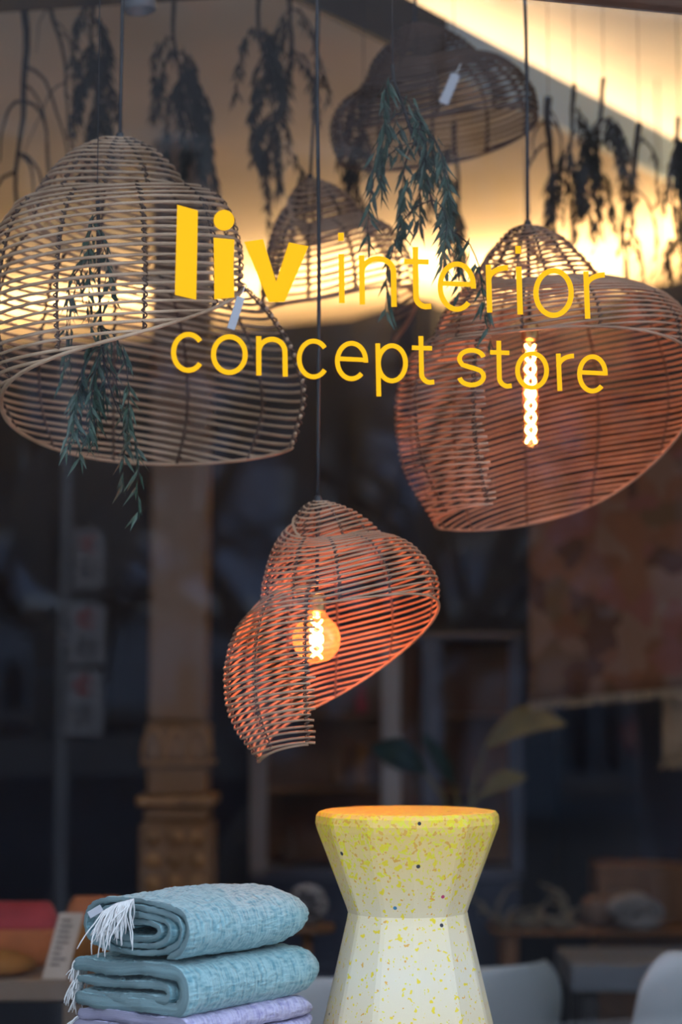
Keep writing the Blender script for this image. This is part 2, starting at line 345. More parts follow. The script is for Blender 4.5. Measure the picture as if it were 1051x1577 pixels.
# dark partition, its top hiding the cove light
ZP = 2.95
tops = [(-260, 548), (0, 534), (240, 521), (400, 503), (540, 491), (640, 461), (700, 481), (850, 508), (970, 449), (1051, 431), (1330, 372)]
pl = [PZ(x, y, ZP) for x, y in tops]
pw = MB()
for i in range(len(pl) - 1):
    a, b = pl[i], pl[i + 1]; e = (b - a) / np.linalg.norm(b - a); n_ = np.array([-e[1], e[0], 0])
    pw.prism([a * [1, 1, 0], b * [1, 1, 0], (b + n_ * .08) * [1, 1, 0], (a + n_ * .08) * [1, 1, 0]], (0, 0, ZP))
part_wall = struct(pw.build('wall_partition', 'navy_wall'), 'dark blue partition with a zigzag top edge')
for i in range(len(pl) - 1):
    a, b = pl[i] + FH * .34, pl[i + 1] + FH * .34; e = (b - a) / np.linalg.norm(b - a); n_ = np.array([-e[1], e[0], 0]); ln = np.linalg.norm(b - a)
    o = MB().box((a + b) / 2 + ZU * .0, (max(.05, ln - .04), .03, .03), ax=[e, n_, ZU]).build('cove_light', 'led_glow')
    where = ['at its far left end', 'behind the big left lampshade', 'left of the carved pillar top', 'under the small lampshade', 'left of its tallest corner', 'right of its tallest corner',
             'behind the right lampshade', 'left of the right rise', 'under the hanging twigs at right', 'at its far right end'][i]
    tag(o, 'warm strip light on top of the dark partition, ' + where, 'strip light', 'partition cove lights')

# ------------------------------------------------------------------ street side, seen mirrored in the pane
struct(MB().box((4, -14, -.06), (60, 27.6, .1)).build('ground', 'asphalt'), 'dark street')
struct(MB().box((4, -2.62, -.02), (60, 4.86, .12)).build('pavement', 'paving'), 'grey pavement before the shop')  # unseen pavement, made wide and pale to bounce daylight into the shop
VF = 20.0
def building():
    t = thing('street_building', 'pale town house with blue shopfront mirrored from across the street', 'building', (6, -VF, 0))
    x0, x1 = -12, 26; ztop = 10.5
    MB().box(((x0 + x1) / 2, -VF - .4, (ztop + 5.7) / 2), (x1 - x0, .8, ztop - 5.7)).build('upper_wall', 'facade_pale', t)
    MB().box(((x0 + x1) / 2, -VF - .4, (5.7 + 2.55) / 2), (x1 - x0, .8, 5.7 - 2.55)).build('first_floor_wall', 'facade_slate', t)
    MB().box(((x0 + x1) / 2, -VF - .4, 1.275), (x1 - x0, .8, 2.55)).build('shopfront', 'facade_blue', t)
    MB().box(((x0 + x1) / 2, -VF + .12, 2.55), (x1 - x0, .35, .16), bev=.03).build('cornice', 'facade_white', t)
    MB().box(((x0 + x1) / 2, -VF + .06, 5.7), (x1 - x0, .2, .14), bev=.03).build('string_course', 'facade_white', t)
    for r_, z in enumerate((3.4, 6.5)):
        for k in range(18):
            x = x0 + 1.2 + k * 2.1
            w = MB().box((x, -VF + .03, z + .85), (1.12, .1, 1.9), bev=.02).build('window', 'facade_white', t)
            for sx_ in (-.26, .26): MB().box((x + sx_, -VF + .085, z + .85), (.44, .03, 1.7)).build('pane', 'window_dark', w)
    for k in range(15):
        x = x0 + 1.5 + k * 2.5
        for sx_ in (-.22, .22):
            arc = [(x + sx_ + .13 * math.cos(q), -VF + .02, 1.75 + .16 * math.sin(q)) for q in np.linspace(0, math.pi, 9)] + [(x + sx_ - .13, -VF + .02, .55), (x + sx_ + .13, -VF + .02, .55)]
            MB().prism(arc, (0, .03, 0)).build('arched_pane', 'window_dark', t)
        MB().box((x, -VF + .05, .35), (.9, .12, .24), bev=.02).build('panel', 'facade_pale', t)
building()
def rose_house():
    t = thing('street_building', 'rose brick house end mirrored over the hanging rug', 'building', (11.5, -15.5, 0))
    MB().box((13.0, -16.5, 4.5), (5.0, 2.0, 9.0)).build('wall', 'facade_rose', t)
    for i in range(3):
        for k in range(2):
            w = MB().box((11.6 + k * 1.9, -15.47, 2.6 + i * 2.5), (1.0, .08, 1.5), bev=.02).build('window', 'facade_white', t)
            MB().box((11.6 + k * 1.9, -15.42, 2.6 + i * 2.5), (.8, .03, 1.3)).build('pane', 'window_dark', w)
    MB().box((13.0, -15.42, 4.4), (5.1, .2, .14), bev=.02).build('string_course', 'facade_white', t)
rose_house()
def bare_tree(loc, h, r0, seed, label, lean=0.0, tf=.38):
    rr = random.Random(seed); t = thing('bare_tree', label, 'tree', loc, 'bare street trees')
    trunk = MB(); br = MB()
    def grow(p, dr, ln, r, lv):
        n = 7; path = [np.array(p)]; dd = np.array(dr, float)
        for i in range(n):
            dd = dd + np.array([rr.gauss(0, .13), rr.gauss(0, .13), rr.gauss(.02, .06)]); dd /= np.linalg.norm(dd); path.append(path[-1] + dd * ln / n)
        (trunk if lv == 0 else br).tube(path, np.linspace(r, r * .55, n + 1), n=7 if lv < 2 else 5)
        if lv < 5:
            for k in range(3 if lv else 5):
                i = rr.randint(3 if lv else 4, n); a = np.array([rr.gauss(0, 1), rr.gauss(0, 1), rr.gauss(.25, .5)]); q = dd * .75 + a / np.linalg.norm(a) * .85; q /= np.linalg.norm(q)
                grow(path[i], q, ln * rr.uniform(.55, .8), r * rr.uniform(.42, .6), lv + 1)
    grow(np.array(loc, float), np.array([lean, 0, 1.0]), h * tf, r0, 0)
    trunk.build('trunk', 'bark', t, True); stuff(br.build('branches', 'bark', t, True))
def street(px, v): p = RY(px, 1075, v); return (p[0], p[1], 0)
bare_tree(street(300, 7.5), 9, .19, 3, 'bare street tree mirrored between pillar and small lit lamp', .35, .26)
bare_tree(street(1066, 8.5), 9, .18, 11, 'bare street tree mirrored over the hanging rug', .0)
bare_tree(street(30, 11), 9, .18, 23, 'bare street tree mirrored behind the left lampshade', .1, .28)
bare_tree(street(690, 12.5), 9, .13, 31, 'bare street tree mirrored behind the right lampshade', -.1)

def stroke(pts, w):                                                     # 2-D centre line -> two offset lines
    p = np.asarray(pts, float); t = np.gradient(p, axis=0); t /= (np.linalg.norm(t, axis=1)[:, None] + 1e-9); n = np.stack([-t[:, 1], t[:, 0]], 1); return p + n * w / 2, p - n * w / 2
def arc(cx, cy, rx, ry, a0, a1, n=28): return [(cx + rx * math.cos(math.radians(a)), cy + ry * math.sin(math.radians(a))) for a in np.linspace(a0, a1, n)]

def sign_post():
    v = 4.3; g = RY(97, 1075, v); t = thing('sign_post', 'grey parking sign post mirrored at the left of the pane', 'sign post', (g[0], g[1], 0))
    MB().tube([(g[0], g[1], 0), (g[0], g[1], 3.0)], .024, 12).build('post', 'post_grey', t, True)
    D = depth(PY(97, 1075, v)); s = D / F
    fr = np.array([rt[0], -rt[1], 0]); nn = np.array([FH[0], -FH[1], 0])  # mirrored camera axes: signs turned to the pane
    def loc(px, py): q = RY(97, py, v); return np.array([g[0], g[1], q[2]]) + fr * (px - 97) * s
    yw = math.radians(46); dx = fr * math.cos(yw) + nn * math.sin(yw); dn = np.cross(dx, ZU)
    c = loc(112, 800) + nn * .07
    MB().lathe([(.29, -.006), (.31, -.002), (.31, .006), (.29, .01)], c, 40, ax=[dx, ZU, dn]).build('round_sign', 'sign_grey', t)
    for (px, py, w_, h_) in ((138, 862, 44, 88), (137, 978, 54, 92), (134, 1082, 54, 98)):
        q = loc(px, py) - nn * .06
        pl_ = MB().box(q, (w_ * s, .012, h_ * s), ax=[fr, nn, ZU], bev=.003).build('sign_plate', 'sign_white', t)
        A_, B_ = stroke(arc(0, -h_ * .26, w_ * .2, w_ * .2, 40, 330, 20), w_ * .12)
        to3 = lambda pp: [q + fr * x * s - ZU * y * s - nn * .0075 for x, y in pp]
        MB().strip(to3(A_), to3(B_), -nn * .002).build('red_mark', 'sign_red', pl_)
        for k in range(3): MB().box(q - nn * .0075 - ZU * s * (h_ * (.08 + .12 * k)), (w_ * .6 * s, .002, h_ * .04 * s), ax=[fr, nn, ZU]).build('print_line', 'ink', pl_)
    for (px, py, w_, h_) in ((70, 985, 44, 100), (70, 1090, 44, 100)):
        MB().box(loc(px, py) + nn * .0, (w_ * s, .012, h_ * s), ax=[fr, nn, ZU], bev=.003).build('sign_back', 'sign_grey', t)
sign_post()
def limit_sign():
    v = 18.0; g = RY(990, 1131, v); s = depth(PY(990, 1131, v)) / F
    t = thing('traffic_sign', 'round red-rimmed traffic sign mirrored below the hanging rug', 'traffic sign', (g[0], g[1], 0))
    MB().tube([(g[0], g[1] - .04, 0), (g[0], g[1] - .04, g[2] + .2)], .03, 10).build('post', 'post_grey', t, True)
    AX = [(1, 0, 0), (0, 0, 1), (0, -1, 0)]
    MB().lathe([(30 * s, -.01), (30 * s, .01)], g, 40, ax=AX).build('disc', 'sign_white', t)
    A_, B_ = stroke(arc(0, 0, 25, 25, 0, 360, 41), 8)
    MB().strip([g + np.array([x * s, .014, y * s]) for x, y in A_], [g + np.array([x * s, .014, y * s]) for x, y in B_], (0, .004, 0)).build('red_ring', 'sign_red', t)
    for x in (-6, 5): MB().box(g + np.array([x * s, .014, 0]), (5 * s, .006, 22 * s)).build('digit', 'ink', t)
limit_sign()
def car():
    c = np.array([RY(60, 1200, 8.8)[0], -8.8, 0]); t = thing('parked_car', 'dark parked car mirrored at the lower left', 'car', c)
    prof = [(-2.1, .35), (-2.12, .7), (-1.95, .86), (-1.0, .95), (-.35, 1.38), (.75, 1.42), (1.5, 1.02), (2.05, .95), (2.12, .6), (2.1, .35)]
    V = []; m = len(prof)
    for k, y in enumerate((-.82, -.70, .70, .82)):
        V += [(x * (1 if k in (1, 2) else .985), y, z if z < .97 or k in (1, 2) else .96 + (z - .96) * .15) for x, z in prof]
    fc = [(k * m + i, k * m + i + 1, (k + 1) * m + i + 1, (k + 1) * m + i) for k in range(3) for i in range(m - 1)] + [tuple(range(m)), tuple(range(4 * m - 1, 3 * m - 1, -1))] + [(k * m + m - 1, k * m, (k + 1) * m, (k + 1) * m + m - 1) for k in range(3)]
    MB().add(np.array(V) + c, fc).build('body', 'car_paint', t)
    for y in (-.76, .76):
        MB().prism([np.array(q) + c for q in ((-.85, y * 1.0, .99), (-.3, y * .955, 1.32), (.7, y * .955, 1.35), (1.25, y, 1.03))], (0, .012 if y > 0 else -.012, 0)).build('side_window', 'window_dark', t)
    for x in (-1.35, 1.35):
        for y in (-.8, .8): MB().lathe([(.2, -.1), (.31, -.1), (.33, -.06), (.33, .06), (.31, .1), (.2, .1)], c + np.array([x, y, .33]), 24, ax=[(1, 0, 0), (0, 0, 1), (0, -1, 0)]).build('wheel', 'tyre', t)
car()

# ------------------------------------------------------------------ rattan shell lamps
# cross sections of the spiral ribbon (radius, drop below the apex; in photo pixels of the small lit lamp); angle 0 = free end of the ribbon
K0 = {-900: [(4, 0), (7, 1), (10, 3), (13, 5), (16, 8)],
      -810: [(6, 0), (14, 3), (21, 7), (28, 14), (34, 24)],
      -720: [(10, 1), (24, 10), (36, 26), (46, 46), (54, 66)],
      -630: [(16, 1), (45, 10), (66, 22), (84, 36), (98, 52)],
      -540: [(22, 6), (50, 20), (72, 38), (92, 60), (104, 84)],
      -450: [(46, 40), (62, 62), (74, 96), (82, 130), (84, 166)],
      -360: [(64, 58), (90, 70), (108, 92), (120, 122), (124, 158)],
      -270: [(92, 48), (134, 60), (164, 86), (184, 120), (184, 156)],
      -180: [(104, 78), (144, 110), (168, 170), (166, 240), (150, 305)],
      -90: [(84, 158), (122, 190), (143, 255), (134, 330), (90, 396)],
      0: [(108, 122), (142, 168), (154, 240), (144, 312), (118, 372)]}
def lamp(name, label, apex, s, keys, rot, mirror, th1, spacing, crad, material, bind, cord_to, bulb=None, seam=True, rot_jit=1.0, tagp=None, seed=1, sz=1.0, sr=1.0, ribstep=31, start=-880, knob=True):
    rr = random.Random(seed); rn = np.random.default_rng(seed)
    root = thing(name, label, 'pendant lamp', apex, 'rattan shell lamps')
    ks = sorted(keys); Kp = np.array([keys[k] for k in ks], float); Kp[:, :, 0] *= sr; Kp[:, :, 1] *= sz
    e_y = (apex[2] - 1.46) / s                                          # height of the apex over the eye, in lamp units
    for ki, k in enumerate(ks):
        Kp[ki, :, 1] += Kp[ki, :, 0] * math.cos(math.radians(rot + (-1 if mirror else 1) * k)) / F * (e_y - Kp[ki, :, 1])
    ths = np.arange(start, th1 + 1e-6, 4.0); nd = 33
    def catm(Pm, x):
        i = int(min(max(math.floor(x), 0), len(Pm) - 2)); f = x - i
        p0, p1, p2, p3 = Pm[max(i - 1, 0)], Pm[i], Pm[i + 1], Pm[min(i + 2, len(Pm) - 1)]
        return .5 * (2 * p1 + (p2 - p0) * f + (2 * p0 - 5 * p1 + 4 * p2 - p3) * f * f + (3 * p1 - p0 - 3 * p2 + p3) * f ** 3)
    profs = []; lens = []
    for th in ths:
        i = np.searchsorted(ks, th, 'right') - 1; i = min(max(i, 0), len(ks) - 2); x = i + (th - ks[i]) / (ks[i + 1] - ks[i])
        c = catm(Kp, x); dn = np.array([catm(c, u) for u in np.linspace(0, 4, nd)]); cl = np.concatenate([[0], np.cumsum(np.linalg.norm(np.diff(dn, axis=0), axis=1))])
        profs.append((dn, cl)); lens.append(cl[-1])
    lens = np.array(lens); sgn = -1 if mirror else 1
    def pos(i, dist, out=0.0, th=None):
        dn, cl = profs[i]; dist = min(max(dist, 0), cl[-1]); r = np.interp(dist, cl, dn[:, 0]) + out; z = np.interp(dist, cl, dn[:, 1])
        a = math.radians(rot + sgn * (ths[i] if th is None else th))
        return (r * math.sin(a) * rt - r * math.cos(a) * FH - z * ZU) * s
    apex = np.asarray(apex, float)
    def put(mb, nm, m_, sm=True): return mb.build(nm, m_, root, sm)
    nmax = int(lens.max() / spacing) + 1
    for j in range(1, nmax + 1):
        dj = j * spacing; ok = lens >= dj - 1e-6; i = 0
        ph = rn.uniform(0, 6.28); amp = spacing * .09
        while i < len(ths):
            if ok[i]:
                k = i
                while k + 1 < len(ths) and ok[k + 1]: k += 1
                if k - i >= 5:
                    pts = [apex + pos(q, dj + amp * math.sin(ths[q] * .05 + ph), .8 * math.sin(ths[q] * .031 + ph * 2)) for q in range(i, k + 1)]
                    if k == len(ths) - 1 and seam:
                        pts.append(apex + pos(k, dj, 0, ths[k] + rr.uniform(2, 5.5)))
                    if i > 0: pts.insert(0, apex + pos(i - 1, 1e9))
                    if k < len(ths) - 1: pts.append(apex + pos(k + 1, 1e9))
                    mb = MB().tube(pts, crad * s * rr.uniform(.88, 1.1), 6); put(mb, 'cane', material)
                i = k + 1
            else: i += 1
    for nm, f_ in (('upper_rim', lambda q: 0.0), ('lower_rim', lambda q: 1e9)):
        for off in ((0, 1.6) if nm == 'lower_rim' else (0,)):
            put(MB().tube([apex + pos(q, f_(q), off) for q in range(0, len(ths))], crad * s * 1.05, 6), nm, material)
    rib_th = list(np.arange(th1, start + 60, -ribstep))
    for kk, th in enumerate(rib_th):
        i = int(round((th - start) / 4.0)); i = min(max(i, 0), len(ths) - 1); ln = lens[i]
        if ln < spacing * 2.5: continue
        wr = crad * (1.25 if kk else 1.7); mb = MB()
        mb.tube([apex + pos(i, q, -crad * .9) for q in np.linspace(0, ln, max(5, int(ln / 9)))], crad * .75 * s, 5)
        nt_ = max(2, int(ln / spacing)); pts = []
        for q in np.linspace(0, nt_, nt_ * 7):
            a = q * 2 * math.pi; pts.append(apex + pos(i, q * ln / nt_ + 0, wr * math.sin(a), ths[i] + math.degrees(wr * 1.2 * math.cos(a) / max(30, np.interp(min(q * ln / nt_, ln), profs[i][1], profs[i][0][:, 0])))))
        mb.tube(pts, crad * (.5 if kk else .62) * s, 5); put(mb, 'rib' if kk else 'end_binding', bind)
    # top fitting and cord
    kn = MB().lathe([(.004, .012), (.007, .008), (.009, 0), (.009, -.012), (.006, -.02)], apex, 12); put(kn, 'cap', 'cord')
    cp = np.asarray(cord_to, float); mid = [apex + (cp - apex) * q + np.array([.004 * math.sin(q * 9), .003 * math.cos(q * 7), 0]) * (1 - abs(2 * q - 1)) for q in np.linspace(0, 1, 12)]
    put(MB().tube(mid, .0038, 6), 'cord', 'cord')
    put(MB().lathe([(.012, .035), (.035, .028), (.042, 0), (.042, -.004)][::-1], cp - ZU * .036, 16), 'ceiling_rose', 'cord')
    if bulb:
        kind, bx, by, size, flen = bulb        # px of bulb centre
        Dp = depth(apex); c = apex + rt * (bx * Dp / F) - ZU * (by * Dp / F); u = Dp / F
        put(MB().tube([apex, apex * [0, 0, 1] * 0 + c + ZU * (size[1] + 22) * u], .004, 6), 'inner_cord', 'cord')
        put(MB().lathe([(.012, 24 * u), (.017, 20 * u), (.018, -2 * u), (.014, -6 * u)][::-1], c + ZU * (size[1] + 4) * u, 16), 'socket', 'brass')
        if kind == 'globe':
            R = size[0] * u; prof = [(R * .001, -R)] + [(R * math.cos(a), R * math.sin(a)) for a in np.linspace(-1.45, .95, 16)] + [(R * .42, R * 1.02), (R * .34, R * 1.3)]
            b = put(MB().lathe(prof, c, 32), 'bulb', 'amber_glass')
        else:
            R = size[0] * u; Hh = size[1] * u
            prof = [(R * .05, -Hh), (R * .5, -Hh * .985), (R * .85, -Hh * .95), (R, -Hh * .88), (R, Hh * .8), (R * .8, Hh * .9), (R * .6, Hh)]
            b = put(MB().lathe(prof, c, 24), 'bulb', 'clear_bulb_glass')
        nt_ = 2 if kind == 'globe' else 4; fr_ = (8 if kind == 'globe' else 6.5) * u; fl = flen * u
        for ph in (0, math.pi):
            MB().tube([c + rt * fr_ * math.cos(q * nt_ * 6.283 + ph) + FH * fr_ * math.sin(q * nt_ * 6.283 + ph) + ZU * fl * (.5 - q) for q in np.linspace(0, 1, nt_ * 20)], 1.9 * u, 6).build('filament', 'filament_glow', b, True)
        lt = bpy.data.lights.new('bulb_light', 'POINT'); lt.color = (1.0, .22, .10); lt.energy = bulb_power[kind]; lt.shadow_soft_size = fr_ * 1.5
        lo = bpy.data.objects.new('bulb_light', lt); COL.objects.link(lo); lo.location = tuple(c - apex); lo.parent = root
    if tagp:
        tx, ty, dxr, w_, h_, a = tagp; Dp = depth(apex); u = Dp / F; q = apex + rt * tx * u - ZU * ty * u - FH * dxr
        e1 = rt * math.cos(a) + ZU * math.sin(a); e2 = -rt * math.sin(a) + ZU * math.cos(a)
        o = MB().box(q, (w_ * u, .0015, h_ * u), ax=[e1, FH, e2], bev=.0005).build('price_tag', 'tag_paper', root)
        MB().tube([q + e2 * h_ * .5 * u, q + e2 * h_ * .9 * u + FH * .01], .001, 5).build('tag_string', 'fringe_white', o)
    return root
bulb_power = {'globe': 9.5, 'tube': 3.8}
def scale_at(p): return depth(p) / F
def cord_top(p, px_top=None):
    p = np.asarray(p, float); side = np.dot((p - A)[:2], nrm[:2]); return np.array([p[0], p[1], ZL - .001 if side > 0 else ZC - .001])
ap = PY(490, 772, .46)
lamp('pendant_lamp', 'small lit rattan shell lamp with a round amber bulb', ap, scale_at(ap), K0, -6, False, 0, 9.2, 1.85, 'cane', 'binding', cord_top(ap),
     bulb=('globe', -2, 212, (37, 42), 58), seed=2)
KR = dict(K0)
KR.update({-720: [(10, 1), (26, 18), (42, 44), (56, 66), (66, 84)], -630: [(14, 2), (36, 14), (54, 34), (70, 56), (84, 78)], -540: [(20, 6), (44, 24), (60, 44), (78, 66), (88, 86)],
           -450: [(34, 24), (46, 66), (70, 104), (86, 146), (92, 176)],
           -360: [(74, 72), (102, 80), (122, 96), (136, 118), (140, 146)], -270: [(98, 68), (134, 78), (164, 96), (186, 132), (188, 170)],
           -180: [(104, 80), (146, 118), (178, 196), (182, 284), (158, 372)], -90: [(92, 150), (134, 180), (150, 244), (142, 324), (106, 398)],
           0: [(108, 118), (140, 158), (150, 226), (142, 302), (114, 366)]})
ap = PY(813, 347, .56)
lamp('pendant_lamp', 'large lit rattan shell lamp with a long tube bulb', ap, scale_at(ap), KR, -28, False, 0, 9.4, 1.9, 'cane_brown', 'binding', cord_top(ap),
     bulb=('tube', 2, 262, (11.5, 84), 150), seed=3, sz=1.18, sr=1.38)
KL = dict(K0)
KL.update({-720: [(10, 1), (28, 12), (42, 26), (54, 44), (62, 62)], -630: [(14, 1), (36, 12), (54, 28), (66, 44), (74, 60)], -540: [(22, 4), (46, 20), (64, 42), (76, 64), (84, 86)],
           -360: [(74, 60), (92, 74), (104, 98), (113, 135), (113, 178)], -270: [(100, 58), (122, 76), (136, 116), (142, 180), (138, 242)],
           -180: [(98, 92), (116, 130), (128, 200), (126, 270), (106, 326)], -90: [(84, 150), (122, 186), (148, 255), (150, 330), (124, 386)],
           0: [(116, 176), (145, 215), (165, 258), (176, 310), (164, 370)]})
ap = PY(185, 212, .60)
lamp('pendant_lamp', 'large unlit rattan shell lamp hanging at the left', ap, scale_at(ap), KL, 96, True, 0, 14.0, 2.6, 'cane_grey', 'binding', cord_top(ap),
     seed=4, sz=1.30, sr=1.62, tagp=(186, 296, .14, 12, 50, -.3))
ap = PY(478, 276, 1.05)
lamp('pendant_lamp', 'smallest unlit rattan lamp hanging between the two large ones', ap, scale_at(ap), K0, 0, False, -236, 11, 2.4, 'cane_brown', 'binding', cord_top(PY(508, 276, 1.05)) ,
     seed=5, sz=1.2, sr=.88)
KD = dict(K0); KD.update({-180: [(104, 78), (140, 104), (160, 145), (160, 190), (150, 238)], -90: [(84, 110), (112, 132), (128, 162), (128, 196), (116, 228)], 0: [(104, 120), (120, 140), (128, 165), (122, 190), (112, 205)]})
ap = PY(640, 36, 1.0)
lamp('pendant_lamp', 'rattan shell lamp hanging under the ceiling edge, coloured dark to look unlit', ap, scale_at(ap), KD, -4, False, -64, 9.5, 2.5, 'cane_shaded', 'binding', cord_top(ap),
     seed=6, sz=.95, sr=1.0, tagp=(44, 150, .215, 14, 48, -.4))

# ------------------------------------------------------------------ lettering on the pane
YL = -.0048
def g3(pts): return [PY(x, y, YL) for x, y in pts]
OFF = np.array([0, -.0006, 0])
def word(label, letters):
    allp = np.vstack([np.array(g3(q[1] if q[0] == 'poly' else stroke(q[1], 1)[0])) for l in letters for q in l])
    t = thing('vinyl_word', label, 'lettering', (allp[:, 0].mean(), YL, allp[:, 2].min()), 'yellow lettering on the window')
    for l in letters:
        mb = MB()
        for n_, q in enumerate(l):
            if q[0] == 'poly': mb.prism(g3(q[1]), OFF * (1 + .25 * n_))
            else: a_, b_ = stroke(q[1], q[2]); mb.strip(g3(a_), g3(b_), OFF * (1 + .25 * n_))
        mb.build('letter', 'vinyl_yellow', t)
def T(ox, oy, k): return lambda pts: [(ox + x / k, oy + y / k) for x, y in pts]
a = T(250, 300, 4.204)
word('bold yellow window word reading liv', [
    [('poly', a([(97, 65), (231, 102), (220, 680), (82, 648)]))],
    [('poly', a([(333, 278), (467, 290), (461, 470), (467, 665), (337, 677), (336, 470)])), ('poly', a(arc(400, 165, 67, 67, 0, 354, 40)))],
    [('poly', a([(530, 305), (652, 286), (738, 562), (793, 693), (690, 696)])), ('poly', a([(738, 562), (820, 308), (948, 333), (793, 693)]))]])
c2 = T(500, 340, 4.57); c3 = T(720, 360, 4.57); w1 = 8.3
def L_o(f, l, r, t, b, w): k = w / 2 * f.k; return [('s', f(arc((l + r) / 2, (t + b) / 2, (r - l) / 2 - k, (b - t) / 2 - k, 0, 360, 49)), w)]
class TF:
    def __init__(s, ox, oy, k): s.ox, s.oy, s.k = ox, oy, k
    def __call__(s, pts): return [(s.ox + x / s.k, s.oy + y / s.k) for x, y in pts]
c2 = TF(500, 340, 4.57); c3 = TF(720, 360, 4.57); c4 = TF(250, 490, 4.57); c5 = TF(440, 490, 4.042); c6 = TF(690, 500, 4.042)
def L_c(f, l, r, t, b, w):
    k = w / 2 * f.k; return [('s', f(arc((l + r) / 2 + 4, (t + b) / 2, (r - l) / 2 - k + 2, (b - t) / 2 - k, 322, 38, 40)), w)]
def L_e(f, l, r, t, b, w, bar, sl=10):
    k = w / 2 * f.k; cx, cy = (l + r) / 2, (t + b) / 2; rx, ry = (r - l) / 2 - k, (b - t) / 2 - k
    return [('s', f(arc(cx, cy, rx, ry, 365, 45, 46)), w), ('s', f([(l + k * .8, bar), (r - k * 1.0, bar + sl)]), w * .92)]
def L_n(f, xl0, xl1, xr0, xr1, t, b, tr, br, w):
    k = w * f.k; x0 = (xl0 + xl1) / 2; cxl = x0 + k / 2; arch = [(x0 + k * .25, t + k * 2.6)]
    ax_, bx_ = x0, xr0; cx = (ax_ + bx_) / 2; top = tr + k / 2
    arch = [(cx + (bx_ - ax_) / 2 * math.cos(math.radians(q)), top + k * 2.5 - k * 2.5 * math.sin(math.radians(q))) for q in np.linspace(172, 0, 26)]
    arch += [(xr0 + (xr1 - xr0) * q, top + k * 2.5 + (br - top - k * 2.5) * q) for q in (.25, .6, 1)]
    return [('s', f([(xl0, t), (xl1, b)]), w), ('s', f(arch), w)]
def L_r(f, x0, x1, t, b, xe, ye, w):
    k = w * f.k; return [('s', f([(x0, t), (x1, b)]), w), ('s', f([(x0 + k * .05 + (xe - x0) * (1 - math.cos(math.radians(q))), ye + k * 2.3 - k * 2.3 * math.sin(math.radians(q))) for q in np.linspace(0, 90, 16)]), w)]
def L_t(f, x, t, b, xe, yb, cl, cr, cy, w, lean=4):
    k = w * f.k; y2 = yb - k / 2; xs = x + lean
    pts = [(x, t), (x + lean * .5, (t + y2) / 2), (xs, y2 - k * 1.9)] + [(xs + k * 1.9 * (1 - math.cos(math.radians(q))), y2 - k * 1.9 + k * 1.9 * math.sin(math.radians(q))) for q in np.linspace(10, 85, 10)] + [(xe, y2 - 3)]
    return [('s', f(pts), w), ('s', f([(cl, cy), (cr, cy + 4)]), w * .95)]
def L_i(f, xt, xb, t, b, d0, d1, xd, w): return [('s', f([(xt, t), (xb, b)]), w), ('s', f([(xd, d0), (xd, d1)]), w)]
word('thin yellow window word reading interior', [
    L_i(c2, 118, 123, 236, 580, 85, 142, 116, 8.7), L_n(c2, 261, 267, 486, 490, 243, 590, 248, 606, 8.3),
    L_t(c2, 640, 185, 0, 752, 624, 562, 734, 287, 8.5), L_e(c2, 797, 1067, 287, 641, 7.9, 440, 10),
    L_r(c3, 148, 158, 218, 555, 284, 240, 8.2), L_i(c3, 362, 373, 231, 569, 86, 140, 358, 8.5),
    L_o(c3, 465, 750, 242, 592, 8.0), L_r(c3, 835, 848, 266, 598, 966, 290, 8.0)])
word('thin yellow window word reading concept', [
    L_c(c4, 60, 300, 97, 385, 7.7), L_o(c4, 343, 602, 113, 400, 7.7), L_n(c4, 679, 680, 864, 866, 127, 403, 131, 412, 7.8),
    L_c(c5, 68, 272, 128, 380, 7.3), L_e(c5, 308, 514, 142, 392, 7.3, 252, 8),
    [('s', c5([(574, 157), (581, 487)]), 7.2)] + L_o(c5, 563, 762, 157, 405, 7.3),
    L_t(c5, 843, 112, 0, 926, 415, 787, 912, 184, 7.3)])
def L_s(f, l, r, t, b, w):
    k = w / 2 * f.k; cx = (l + r) / 2; h = (b - t - 2 * k) / 2; cy = (t + b) / 2; rx = (r - l) / 2 - k
    p = arc(cx, t + k + h / 2, rx, h / 2, -12, -190, 22)[:-1] + [(cx - rx * .97, t + k + h * .62), (cx - rx * .75, cy - h * .16), (cx - rx * .3, cy - h * .06), (cx + rx * .3, cy + h * .06), (cx + rx * .75, cy + h * .18), (cx + rx * .97, b - k - h * .62)] + arc(cx, b - k - h / 2, rx, h / 2, -5, 170, 22)[1:]
    return [('s', f(p), w)]
word('thin yellow window word reading store', [
    L_s(c6, 58, 238, 145, 390, 7.2), L_t(c6, 317, 100, 0, 398, 398, 263, 383, 172, 7.2), L_o(c6, 420, 630, 165, 407, 7.2),
    L_r(c6, 688, 698, 180, 412, 784, 195, 7.2), L_e(c6, 806, 996, 185, 428, 7.2, 296, 8)])

